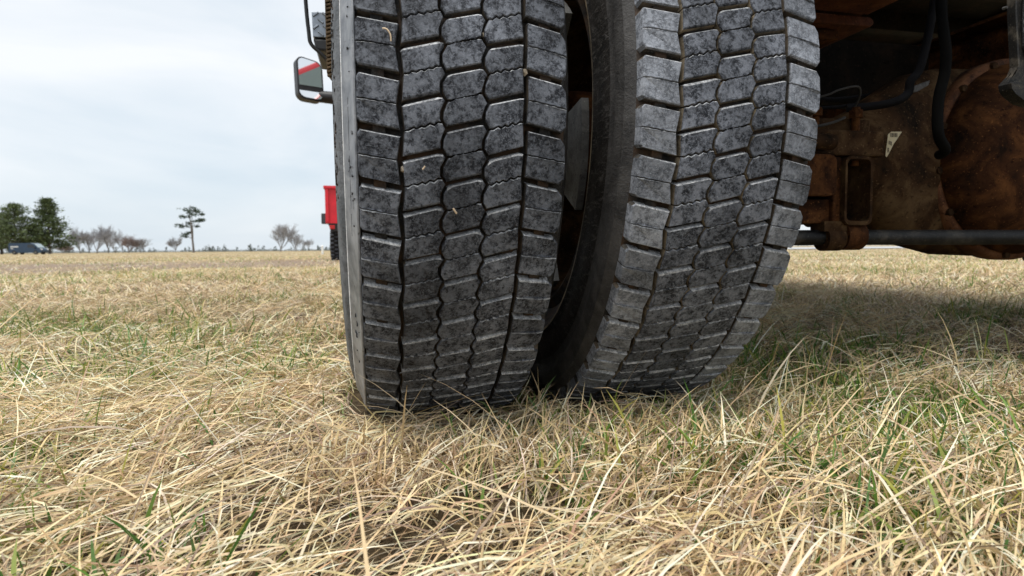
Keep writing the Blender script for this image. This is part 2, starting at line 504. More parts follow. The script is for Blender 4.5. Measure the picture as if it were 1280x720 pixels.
def block_outlines(row, rnd):
    """two half blocks split by the wavy sipe; each is [(u, v, inset)] clockwise"""
    i = ROWS.index(row)
    v0 = row['ph'] * PITCH_V
    uc = 0.5 * (row['a'] + row['b'])
    s = row['s']
    top = lambda u: v0 + row['g'] + s * (u - uc)
    bot = lambda u: v0 + PITCH_V - row['g'] + s * (u - uc)
    mid0 = v0 + 0.5 * PITCH_V
    mid_s = s if i in (1, 2, 3) else s * 0.9
    sip = lambda u: mid0 + mid_s * (u - uc)
    def solve(line, side):
        v = line(uc)
        for _ in range(12): v = line(edge_x(row, side, v))
        return v
    n = 9
    gap = (0, 0.0008, 0.0011, 0.0008, 0)[i] if i in (1, 2, 3) else 0.0004
    # the sipe: an irregular saw line
    vl, vr = solve(sip, 'l'), solve(sip, 'r')
    xl, xr = edge_x(row, 'l', vl), edge_x(row, 'r', vr)
    amp = 0.0014 if i in (1, 2, 3) else 0.00035
    sp = []
    for k in range(1, n):
        u = xl + (xr - xl) * (k + rnd.uniform(-0.2, 0.2)) / n
        sp.append((u, sip(u) + amp * (1 if k % 2 else -1) * rnd.uniform(0.4, 1.3)))
    bv = 0.0016
    halves = []
    for which in (0, 1):
        if which == 0:
            a_l, a_r, b_l, b_r = solve(top, 'l'), solve(top, 'r'), vl - gap, vr - gap
        else:
            a_l, a_r, b_l, b_r = vl + gap, vr + gap, solve(bot, 'l'), solve(bot, 'r')
        pts = []          # each point carries the inset of the edge that starts at it
        # upper side, left -> right
        ul, ur = edge_x(row, 'l', a_l), edge_x(row, 'r', a_r)
        if which == 0:
            if i == 4:
                pts += [(ul, a_l, bv, 'g'), (ur - 0.008, a_r - s * 0.008, bv, 'g'), (ur - 0.001, a_r + 0.006, bv, 'o')]
            elif i == 0:
                pts += [(ul + 0.003, a_l, bv, 'g'), (ur, a_r, bv, 'g')]
            else:
                # the hexagon corners: the upper edge turns down near its ends
                pts += [(ul, a_l + 0.0012, bv, 'g'), (ul + 0.003, a_l + 0.003 * s, bv * 1.5, 'g'),
                        (ur - 0.005, a_r - 0.005 * s, bv, 'g'), (ur, a_r + 0.0016, bv, 'g')]
            if i == 4: pass
        else:
            pts += [(ul, a_l, 0.0010, 'g')] + [(x, y + gap, 0.0010, 'g') for x, y in sp] + [(ur, a_r, bv, 'g')]
        # right side downwards
        if i in (1, 2):
            for v in zig_knots(a_r + (0.0022 if which == 0 else 0), b_r, OFF): pts.append((edge_x(row, 'r', v), v, bv, 'g'))
        # fix the outward flag of the right edge of the right shoulder
        lastu, lastv, li, _ = pts[-1]
        pts[-1] = (lastu, lastv, bv, 'o' if i == 4 else 'g')
        dl, dr = edge_x(row, 'l', b_l), edge_x(row, 'r', b_r)
        if which == 0:
            pts += [(dr, b_r, 0.0010, 'g')] + [(x, y - gap, 0.0010, 'g') for x, y in sp[::-1]]
            pts += [(dl, b_l, bv, 'o' if i == 0 else 'g')]
        else:
            if i == 4:
                pts += [(dr - 0.001, b_r - 0.006, bv, 'o'), (dr - 0.007, b_r, bv, 'g')]
            else:
                pts += [(dr, b_r, bv, 'g')]
            pts += [(dl + (0.003 if i == 0 else 0), b_l, bv, 'o' if i == 0 else 'g')]
            if i == 0: pts += [(dl, b_l - 0.004, bv, 'o')]
        if i in (2, 3):
            for v in zig_knots(a_l + (0.002 if which == 0 else 0), b_l, OFF)[::-1]: pts.append((edge_x(row, 'l', v), v, bv, 'g'))
        if i == 0 and which == 0: pts.append((ul, a_l + 0.004, bv, 'g'))
        # drop points that are too near to their neighbour
        out = []
        for p in pts:
            if not out or math.hypot(p[0] - out[-1][0], p[1] - out[-1][1]) > 0.0005: out.append(p)
        worn = []
        for (pu, pv, pi, pk) in out:
            sipe = pi < 0.0012
            if pi > 0.0012:
                pi = pi * rnd.choice((0.5, 0.7, 0.8, 1.0, 1.0, 1.3, 1.7))
                j = 0.00045
                pu += rnd.uniform(-j, j); pv += rnd.uniform(-j, j)
            worn.append((pu, pv, pi, pk, sipe))
        halves.append(worn)
    return halves

def offset_poly(pts, scale, extra=0.0):
    """move every edge inwards by its own inset * scale (+ extra)"""
    n = len(pts)
    area = sum(pts[k][0] * pts[(k + 1) % n][1] - pts[(k + 1) % n][0] * pts[k][1] for k in range(n))
    sg = 1.0 if area > 0 else -1.0
    res = []
    for k in range(n):
        p0, p1, p2 = pts[k - 1], pts[k], pts[(k + 1) % n]
        e1 = Vector((p1[0] - p0[0], p1[1] - p0[1])).normalized(); e2 = Vector((p2[0] - p1[0], p2[1] - p1[1])).normalized()
        n1 = Vector((-e1.y, e1.x)) * sg; n2 = Vector((-e2.y, e2.x)) * sg
        i1 = p0[2] * scale + extra; i2 = p1[2] * scale + extra
        d = n1.x * n2.y - n1.y * n2.x
        if abs(d) < 0.25:
            off = (n1 + n2).normalized() * (0.5 * (i1 + i2))
        else:
            off = Vector(((i1 * n2.y - i2 * n1.y) / d, (i2 * n1.x - i1 * n2.x) / d))
            lim = 2.2 * max(abs(i1), abs(i2))
            if off.length > lim: off = off.normalized() * lim
        res.append((p1[0] + off.x, p1[1] + off.y))
    return res

def tread_point(u, v, dr):
    a = v / R0
    r = rad_at(u) + dr
    return (u, -r * math.cos(a), -r * math.sin(a))

def block_mesh(ri, rnd, pale):
    row = ROWS[ri]
    verts, faces, mi = [], [], []
    for pts in block_outlines(row, rnd):
        n = len(pts)
        turn = 1.0 if sum(pts[q][0] * pts[(q + 1) % n][1] - pts[(q + 1) % n][0] * pts[q][1] for q in range(n)) > 0 else -1.0
        d = row['depth']
        rings = [([ (p[0], p[1]) for p in offset_poly(pts, 1.0)], 0.0),
                 ([ (p[0], p[1]) for p in offset_poly(pts, 0.32)], -0.0008),
                 ([ (p[0], p[1]) for p in offset_poly(pts, 0.0)], -0.0028),
                 (None, -d)]
        base = len(verts)
        low = offset_poly([(p[0], p[1], 0.0 if p[4] else 0.0011, p[3]) for p in pts], -1.0)
        for ring, dr in rings:
            if ring is None:
                for k, p in enumerate(low):
                    o = pts[k][3] == 'o' or pts[k - 1][3] == 'o'
                    if o and ri in (0, 4):
                        sgn = -1 if ri == 0 else 1
                        verts.append(tread_point(p[0] + sgn * (0.0015 if ri == 0 else 0.0065), p[1], -0.030 if ri == 4 else -0.020))
                    else:
                        verts.append(tread_point(p[0], p[1], dr))
            else:
                for p in ring: verts.append(tread_point(p[0], p[1], dr))
        for r in range(3):
            for k in range(n):
                l = (k + 1) % n
                faces.append((base + r * n + k, base + r * n + l, base + (r + 1) * n + l, base + (r + 1) * n + k))
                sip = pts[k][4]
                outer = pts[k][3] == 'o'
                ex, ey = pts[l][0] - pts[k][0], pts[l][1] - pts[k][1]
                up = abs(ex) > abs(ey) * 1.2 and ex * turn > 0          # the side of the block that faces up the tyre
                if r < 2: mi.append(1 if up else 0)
                else: mi.append(0 if outer else (1 if up and not sip else 2))  # up-facing groove walls get the paler rubber, skylight painted as colour
        # top face: a fan of quads would bend badly, so triangulate the outline
        tops = [base + k for k in range(n)]
        faces.append(tuple(tops)); mi.append(0)
    bm = bmesh.new()
    V = [bm.verts.new(v) for v in verts]
    for f, m in zip(faces, mi):
        try:
            q = bm.faces.new([V[k] for k in f]); q.material_index = m
        except ValueError: pass
    bmesh.ops.triangulate(bm, faces=[f for f in bm.faces if len(f.verts) > 4], ngon_method='EAR_CLIP')
    bmesh.ops.recalc_face_normals(bm, faces=bm.faces)
    me = bpy.data.meshes.new("tread_block")
    bm.to_mesh(me); bm.free()
    top = (MAT['rubber_shoulder'] if ri in (0, 4) else MAT['rubber_pale']) if pale else MAT['rubber']
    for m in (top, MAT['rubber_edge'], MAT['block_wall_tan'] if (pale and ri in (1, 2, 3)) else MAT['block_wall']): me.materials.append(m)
    for p in me.polygons: p.use_smooth = True
    me.set_sharp_from_angle(angle=R_(17))
    return me

def carcass_profile(bl, br, open_left):
    """section of the tyre from the left bead to the right bead"""
    g = 0.0135
    L = [(-0.098, 0.292), (-0.112, 0.294), (-0.118, 0.306), (-bl + 0.030, 0.322), (-bl + 0.012, 0.345), (-bl + 0.0045, 0.362),
         (-bl - 0.0020, 0.368), (-bl - 0.0020, 0.372), (-bl + 0.001, 0.377),
         (-bl, 0.392), (-bl + 0.001, 0.408), (-bl + 0.004, 0.423), (-bl + 0.0075, 0.434)]
    rg = -0.137
    if open_left: L += [(rg + 0.003, 0.443), (rg - 0.001, 0.4475), (rg - 0.0020, 0.4515), (rg - 0.0012, 0.4552), (rg + 0.001, 0.4580)]
    else: L += [(-0.1375, 0.448), (-0.1345, 0.460)]
    if open_left: L += [(-0.1298, 0.472), (-0.1258, 0.488), (-0.1242, 0.4955), (-0.1225, 0.4962), (-0.1212, 0.4950), (-0.1208, R0 - g)]
    else: L += [(-0.1332, 0.4695), (-0.1342, 0.4700), (-0.1336, 0.4712), (-0.1300, 0.4735), (-0.1235, R0 - g - 0.004)]
    def row(i, a, b, h):
        A, B = ROWS[i]['a'], ROWS[i]['b']
        x0, x1 = A + (B - A) * a, A + (B - A) * b
        return [(x0, rad_at(x0) - g), (x0 + 0.001, rad_at(x0) - h), (x1 - 0.001, rad_at(x1) - h), (x1, rad_at(x1) - g)]
    L += row(0, 0.36, 0.70, 0.0065)
    gm = 0.0135
    L += [(ROWS[1]['a'], rad_at(ROWS[1]['a']) - gm), (ROWS[1]['a'] + 0.004, rad_at(0.05) - 0.0095)]
    L += [(0.0, rad_at(0.0) - 0.0095)]
    L += [(ROWS[3]['b'] - 0.004, rad_at(0.05) - 0.0095), (ROWS[3]['b'], rad_at(ROWS[3]['b']) - gm)]
    L += row(4, 0.30, 0.62, 0.0065)
    L += [(0.1235, R0 - g - 0.004), (0.1285, 0.474), (0.1325, 0.466), (0.1385, 0.4535), (0.1390, 0.4500), (0.1365, 0.443)]
    L += [(br - 0.004, 0.423), (br - 0.001, 0.408), (br, 0.392), (br - 0.001, 0.372), (br - 0.008, 0.35), (br - 0.028, 0.322), (0.118, 0.306), (0.112, 0.294), (0.098, 0.292)]
    return L

MESHES = {}
def make_tyre(X, R2, camber, toe, phi0, sx, bl, br, open_left, label, pale, seed):
    prof = carcass_profile(bl, br, open_left)
    seg = 180
    v, f = lathe(prof, seg)
    mi = []
    m = len(prof)
    for i in range(seg):
        for k in range(m - 1):
            r = 0.5 * (prof[k][1] + prof[k + 1][1]); u = 0.5 * (prof[k][0] + prof[k + 1][0])
            if abs(u) < 0.1212: mi.append(0)
            elif r > 0.4555 and u < 0 and open_left: mi.append(2)
            elif r > 0.4480 and (open_left and u < 0): mi.append(3)
            elif not open_left and u < 0 and abs(r - 0.4705) < 0.001: mi.append(4)
            elif u < 0 and open_left: mi.append(5)
            elif u < 0 and r > 0.422: mi.append(4)
            elif u < 0 and abs(r - 0.370) < 0.0025: mi.append(6)
            else: mi.append(1)
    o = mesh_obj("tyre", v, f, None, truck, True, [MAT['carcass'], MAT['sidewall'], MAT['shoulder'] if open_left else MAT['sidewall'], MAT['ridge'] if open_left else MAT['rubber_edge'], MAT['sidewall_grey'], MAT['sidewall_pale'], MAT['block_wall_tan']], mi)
    try: o.data.set_sharp_from_angle(angle=R_(48))
    except Exception: pass
    o.location = T(X, 1.2006, 0.485)
    o.rotation_euler = (0.0, camber, toe)
    o.scale = (sx, R2 / R0, R2 / R0)
    o["label"] = label
    rnd = random.Random(seed)
    rest_v, rest_f, rest_m = [], [], []
    for ri in range(5):
        common = block_mesh(ri, rnd, pale)
        for k in range(NP):
            ang = phi0 + k * DPHI
            mid = ang + (ROWS[ri]['ph'] + 0.5) * DPHI
            mid = (mid + PI) % (2 * PI) - PI
            seen = R_(-42) < mid < R_(84)
            me = block_mesh(ri, rnd, pale) if seen else common
            if seen:
                b = bpy.data.objects.new("tread_block", me)
                link(b, o)
                b.rotation_euler = (ang + rnd.uniform(-.0012, .0012), 0, 0)
            else:
                c, s = math.cos(ang), math.sin(ang)
                off = len(rest_v)
                rest_v += [(p.co.x, p.co.y * c - p.co.z * s, p.co.y * s + p.co.z * c) for p in me.vertices]
                rest_f += [tuple(off + q for q in p.vertices) for p in me.polygons]
                rest_m += [p.material_index for p in me.polygons]
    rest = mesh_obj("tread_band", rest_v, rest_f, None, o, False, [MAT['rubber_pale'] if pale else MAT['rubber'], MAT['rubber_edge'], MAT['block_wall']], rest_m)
    rest["kind"] = "stuff"
    return o

tyre_out = make_tyre(0.1084, 0.5, 0.0, 0.0, -0.1246, 1.0, 0.1515, 0.133, True, "outer tyre of the pair with a smooth shoulder band", False, 1)
tyre_in = make_tyre(0.4628, 0.4970, 0.0187, -0.0148, -0.0807, 1.03, 0.139, 0.150, False, "inner tyre of the pair with dusty pale tread blocks", True, 2)

def mould_marks():
    bm = bmesh.new()
    rnd = random.Random(4)
    for k in range(150):
        a = R_(-44) + k * R_(0.42)
        if rnd.random() < 0.30: continue
        r = rnd.choice((0.404, 0.412, 0.420)); u = -0.1502 + max(0, r - 0.408) * 0.22
        add_box(bm, (u, -r * math.cos(a), -r * math.sin(a)), (0.0026, rnd.uniform(0.003, 0.010), rnd.uniform(0.0016, 0.004)), (a + rnd.choice((0, 1.57, 0.6)), 0, 0))
    o = bm_obj("mould_mark", bm, MAT['carcass'], tyre_out); o["kind"] = "stuff"
    bm = bmesh.new()
    for a, r, L in ((12, 0.470, 0.016), (13.2, 0.478, 0.007), (-4, 0.472, 0.012), (38, 0.474, 0.010), (41, 0.468, 0.014)):
        a = R_(a); u = -0.1302 - (0.472 - r) * 0.27
        add_box(bm, (u, -r * math.cos(a), -r * math.sin(a)), (0.0016, L, 0.0014), (a + 0.12, 0, 0))
    for k in range(46):
        if rnd.random() < 0.25: continue
        a = R_(3.0 + 0.42 * k)
        add_box(bm, (-0.1312, -0.4680 * math.cos(a), -0.4680 * math.sin(a)), (0.0010, 0.0075, 0.0008), (a + 1.57, 0, 0))
    for k in range(26):
        a = R_(rnd.uniform(-24, 50)); r = rnd.uniform(0.462, 0.486); u = -0.1302 - (0.472 - r) * 0.25
        add_box(bm, (u, -r * math.cos(a), -r * math.sin(a)), (0.0014, rnd.uniform(0.002, 0.012), rnd.uniform(0.0006, 0.0014)), (a + rnd.uniform(-0.9, 0.9), 0, 0))
    bm_obj("cut_mark", bm, MAT['soot'], tyre_out)["kind"] = "stuff"
MAT['soot'] = simple('sooty_rubber', (0.005, 0.005, 0.005), 0.85)
mould_marks()

# wheels: barrel, disc with five hand holes, hub
def wheel(X, disc_x, name_label=None):
    prof = [(-0.108, 0.302), (-0.112, 0.296), (-0.108, 0.288), (-0.06, 0.283), (0.06, 0.283), (0.108, 0.288), (0.112, 0.296), (0.108, 0.302), (0.1, 0.298), (-0.1, 0.298)]
    v, f = lathe(prof, 96, closed=True)
    o = mesh_obj("wheel_rim", v, f, MAT['rust_grey'], truck, True)
    o.location = T(X, 1.2006, 0.485)
    # the disc
    bm = bmesh.new()
    n = 90
    for k in range(n):
        a = 2 * PI * k / n
        hole = ((math.degrees(a) - 9 + 17) % 72) > 34
        for (r0, r1) in ((0.0, 0.15), (0.15, 0.275), (0.275, 0.284)):
            if hole and r0 >= 0.15: continue
            b = 2 * PI * (k + 1) / n
            q = []
            for (aa, rr) in ((a, r0), (b, r0), (b, r1), (a, r1)):
                q.append((0.0, -rr * math.cos(aa), -rr * math.sin(aa)))
            A = [bm.verts.new(p) for p in q]; B = [bm.verts.new((p[0] + 0.012, p[1], p[2])) for p in q]
            bm.faces.new(A); bm.faces.new(B[::-1])
            for i in range(4): bm.faces.new((A[i], B[i], B[(i + 1) % 4], A[(i + 1) % 4]))
    bmesh.ops.remove_doubles(bm, verts=bm.verts, dist=0.0005)
    d = bm_obj("wheel_disc", bm, MAT['grey_paint'], o)
    d.location = (disc_x - X, 0, 0)
    return o
wheel(0.1084, 0.195)
wheel(0.4628, 0.325)
v, f = lathe([(-0.03, 0.0), (-0.03, 0.10), (0.0, 0.12), (0.55, 0.12), (0.6, 0.10), (0.6, 0.0)], 40)
hb = mesh_obj("brake_drum", v, f, MAT['rust'], truck, True); hb.location = T(0.33, 1.2006, 0.485)

def bits():
    def pebble(p, r, label, seed):
        rnd = random.Random(seed)
        bm = bmesh.new()
        bmesh.ops.create_icosphere(bm, subdivisions=1, radius=r * 0.92)
        for q in bm.verts: q.co *= rnd.uniform(0.7, 1.2); q.co.z *= 1.2
        o = bm_obj("pebble", bm, MAT['pebble'], None, False); o.location = (p[0], p[1] + 0.0025, p[2])
        tag(o, label, "pebble", "pebbles caught in the tread grooves")
    pebble((0.1316, 0.700, 0.5337), 0.0045, "pale pebble wedged high between the two zigzag middle rows of the outer tyre", 1)
    pebble((0.1781, 0.699, 0.4953), 0.0042, "small pale pebble wedged beside the right shoulder row of the outer tyre", 2)
    pebble((0.0376, 0.709, 0.3813), 0.0044, "pale pebble in the dark groove beside the left shoulder row of the outer tyre", 3)
    def bit(pts, w, label):
        bm = bmesh.new(); add_tube(bm, smooth_path(pts, 4), w, 5)
        tag(bm_obj("straw_bit", bm, MAT['straw_bit'], None, True), label, "straw bit", "straw bits stuck to the tread")
    bit([(0.0169, 0.697, 0.5320), (0.0215, 0.6955, 0.5310), (0.0252, 0.6955, 0.5255), (0.0258, 0.696, 0.5186)], 0.0009, "curled straw bit stuck near the top of the outer tyre's left shoulder row")
    bit([(0.0937, 0.7130, 0.3375), (0.0957, 0.7135, 0.3345), (0.0980, 0.7148, 0.3316)], 0.0012, "short straw bit stuck on the middle row of the outer tyre")
    bit([(0.0582, 0.7030, 0.3805), (0.0596, 0.7025, 0.3822), (0.061, 0.7023, 0.3842)], 0.0009, "tiny straw bit stuck on the second row of the outer tyre")
MAT['pebble'] = simple("pale_stone", (0.40, 0.34, 0.26), 0.8, 0, 0.2, 200)
MAT['straw_bit'] = simple("pale_straw", (0.62, 0.48, 0.33), 0.7, 0, 0.15)
bits()

# ---- rear axle: tube, cone, banjo bowl with a flange ring
AXZ = 0.485
AX = empty("x"); bpy.data.objects.remove(AX)
def axle():
    for xa, xb in ((0.60, 1.0), (1.90, 2.35)):
        bm = bmesh.new(); add_tube(bm, [(xa, 1.2, AXZ), (xb, 1.2, AXZ)], 0.068, 28)
        bm_obj("axle_tube", tshift(bm), MAT['rust_grey'], truck, True)
    # housing: body of revolution about Y, wide in the middle, faired into the tubes
    cx, cy = 1.462, 1.2
    prof = [(-0.16, 0.0), (-0.158, 0.09), (-0.145, 0.15), (-0.115, 0.195), (-0.075, 0.218), (-0.05, 0.206)]
    vs, fs = [], []
    n = 72
    for i in range(n):
        a = 2 * PI * i / n
        for (y, r) in prof: vs.append((cx + r * math.cos(a), cy + y, AXZ + r * math.sin(a)))
    m = len(prof)
    for i in range(n):
        j = (i + 1) % n
        for k in range(m - 1): fs.append((i * m + k, i * m + k + 1, j * m + k + 1, j * m + k))
    bowl = mesh_obj("axle_cover", [tuple(Vector(p) - Vector((TX, TY, 0))) for p in vs], fs, MAT['rust'], truck, True)
    # flange ring
    prof = [(-0.050, 0.200), (-0.068, 0.206), (-0.072, 0.214), (-0.070, 0.228), (-0.060, 0.233), (-0.03, 0.233), (-0.03, 0.20)]
    vs, fs = [], []
    m = len(prof)
    for i in range(n):
        a = 2 * PI * i / n
        for (y, r) in prof: vs.append((cx + r * math.cos(a), cy + y, AXZ + r * math.sin(a)))
    for i in range(n):
        j = (i + 1) % n
        for k in range(m): fs.append((i * m + k, i * m + (k + 1) % m, j * m + (k + 1) % m, j * m + k))
    mesh_obj("cover_flange", [tuple(Vector(p) - Vector((TX, TY, 0))) for p in vs], fs, MAT['rust_ring'], bowl, True)
    for k in range(14):
        a = 2 * PI * (k + 0.3) / 14
        bm = bmesh.new()
        px_, pz_ = cx + 0.2215 * math.cos(a), AXZ + 0.2215 * math.sin(a)
        add_tube(bm, [(px_, cy - 0.066, pz_), (px_, cy - 0.078, pz_)], 0.0085, 6)
        bm_obj("flange_bolt", tshift(bm), MAT['rust_grey'], bowl)
    # housing body behind the flange: round in the middle, narrowing to the tubes on both sides
    vs, fs = [], []
    secs = [(0.98, 0.085, 0.080), (1.03, 0.095, 0.083), (1.08, 0.120, 0.085), (1.14, 0.160, 0.084), (1.20, 0.195, 0.078), (1.30, 0.218, 0.07), (1.462, 0.225, 0.07),
            (1.62, 0.218, 0.07), (1.72, 0.195, 0.078), (1.78, 0.160, 0.084), (1.85, 0.12, 0.09), (1.92, 0.085, 0.08)]
    k = 36
    for (x, rz, ry) in secs:
        for i in range(k):
            a = 2 * PI * i / k
            vs.append((x - TX, cy + ry * math.cos(a) - TY, AXZ + rz * math.sin(a)))
    for i in range(len(secs) - 1):
        for q in range(k):
            l = (q + 1) % k
            fs.append((i * k + q, i * k + l, (i + 1) * k + l, (i + 1) * k + q))
    mesh_obj("axle_housing", vs, fs, MAT['rust_grey'], truck, True)
axle()

# torn paper tag on the housing
def tag_paper():
    # on the faired left side of the housing
    pts = [(1.036, 0.519), (1.044, 0.525), (1.071, 0.526), (1.060, 0.511), (1.051, 0.500), (1.040, 0.480), (1.034, 0.471), (1.031, 0.474)]
    y = 1.100
    bm = bmesh.new()
    add_prism(bm, pts, 1, y, y + 0.0008)
    bmesh.ops.translate(bm, vec=(0.042, 0, 0.006), verts=bm.verts)
    o = bm_obj("paper_tag", tshift(bm), MAT['paper'], truck)
    bm = bmesh.new()
    for k in range(5): add_box(bm, (1.0425 + k * 0.0038, y - 0.0005, 0.518), (0.0016, 0.0006, 0.008))
    for k in range(3): add_box(bm, (1.0385 + k * 0.003, y - 0.0005, 0.502 - k * 0.001), (0.0012, 0.0006, 0.008))
    for k in range(2): add_box(bm, (1.0355 + k * 0.0025, y - 0.0005, 0.486), (0.001, 0.0006, 0.010))
    bmesh.ops.translate(bm, vec=(0.042, 0, 0.006), verts=bm.verts)
    bm_obj("printed_bars", tshift(bm), MAT['ink'], o)
tag_paper()

# ---- spring seat and brackets right of the inner tyre
def brackets():
    bm = bmesh.new()
    add_box(bm, (0.902, 1.11, 0.492), (0.21, 0.15, 0.050))
    add_box(bm, (0.90, 1.13, 0.532), (0.20, 0.13, 0.028))
    bm_obj("spring_seat", tshift(bm), MAT['rust_grey'], truck, False, None, 0.005)
    for x, y in ((0.86, 1.055), (0.955, 1.055), (0.86, 1.2), (0.955, 1.2)):
        bm = bmesh.new()
        add_tube(bm, [(x, y, 0.45), (x, y, 0.566)], 0.008, 10)
        add_tube(bm, [(x, y, 0.545), (x, y, 0.560)], 0.014, 6)
        bm_obj("clamp_bolt", tshift(bm), MAT['rust'], truck)
    bm = bmesh.new(); add_tube(bm, [(0.80, 1.020, 0.489), (0.872, 1.020, 0.489)], 0.015, 14)
    bm_obj("shackle_pin", tshift(bm), MAT['rust_grey'], truck, True)
    def rr(x0, x1, z0, z1, r, corners):
        pts = []
        for (cx_, cz_, a0) in ((x1 - r, z0 + r, -90), (x1 - r, z1 - r, 0), (x0 + r, z1 - r, 90), (x0 + r, z0 + r, 180)):
            for k in range(5):
                a = R_(a0 + 22.5 * k)
                pts.append((cx_ + r * math.cos(a), cz_ + r * math.sin(a)))
        return pts
    bm = bmesh.new()
    add_prism(bm, rr(0.80, 0.884, 0.386, 0.466, 0.014, None), 1, 1.02, 1.04)
    bm_obj("spring_plate", tshift(bm), MAT['rust'], truck, False, None, 0.003)
    bm = bmesh.new()
    add_box(bm, (0.86, 1.085, 0.358), (0.13, 0.07, 0.048))
    add_box(bm, (0.902, 1.09, 0.40), (0.018, 0.10, 0.13))
    bm_obj("stabiliser_bracket", tshift(bm), MAT['rust'], truck, False, None, 0.004)
    # open channel with rounded lower corner
    outer = rr(0.912, 0.977, 0.330, 0.466, 0.014, None)
    inner = rr(0.917, 0.971, 0.338, 0.460, 0.010, None)
    bm = bmesh.new()
    n = len(outer)
    A = [bm.verts.new((p[0], 1.03, p[1])) for p in outer]; B = [bm.verts.new((p[0], 1.03, p[1])) for p in inner]
    C = [bm.verts.new((p[0], 1.15, p[1])) for p in outer]; D = [bm.verts.new((p[0], 1.15, p[1])) for p in inner]
    for i in range(n):
        j = (i + 1) % n
        bm.faces.new((A[i], A[j], B[j], B[i])); bm.faces.new((C[i], D[i], D[j], C[j]))
        bm.faces.new((A[i], C[i], C[j], A[j])); bm.faces.new((B[i], B[j], D[j], D[i]))
    bm_obj("hanger_channel", tshift(bm), MAT['rust_grey'], truck)
    # clamp round the bar
    bm = bmesh.new()
    add_tube(bm, [(0.885, 1.06, 0.304), (0.925, 1.06, 0.304)], 0.025, 22)
    add_box(bm, (0.905, 1.06, 0.328), (0.06, 0.04, 0.02))
    bm_obj("bar_clamp", tshift(bm), MAT['rust_grey'], truck, True)
    bm = bmesh.new()
    add_tube(bm, [(0.928, 1.06, 0.309), (0.972, 1.06, 0.309)], 0.029, 20)
    add_box(bm, (0.95, 1.07, 0.330), (0.045, 0.04, 0.02))
    bm_obj("bar_bushing", tshift(bm), MAT['rust'], truck, True)
    # the black stabiliser bar
    bm = bmesh.new()
    add_tube(bm, smooth_path([(0.74, 1.07, 0.306), (0.9, 1.06, 0.306), (1.3, 1.02, 0.304), (1.8, 1.02, 0.302), (2.05, 1.1, 0.303)], 6), 0.0155, 18)
    bm_obj("stabiliser_bar", tshift(bm), MAT['black_dirty'], truck, True)
brackets()

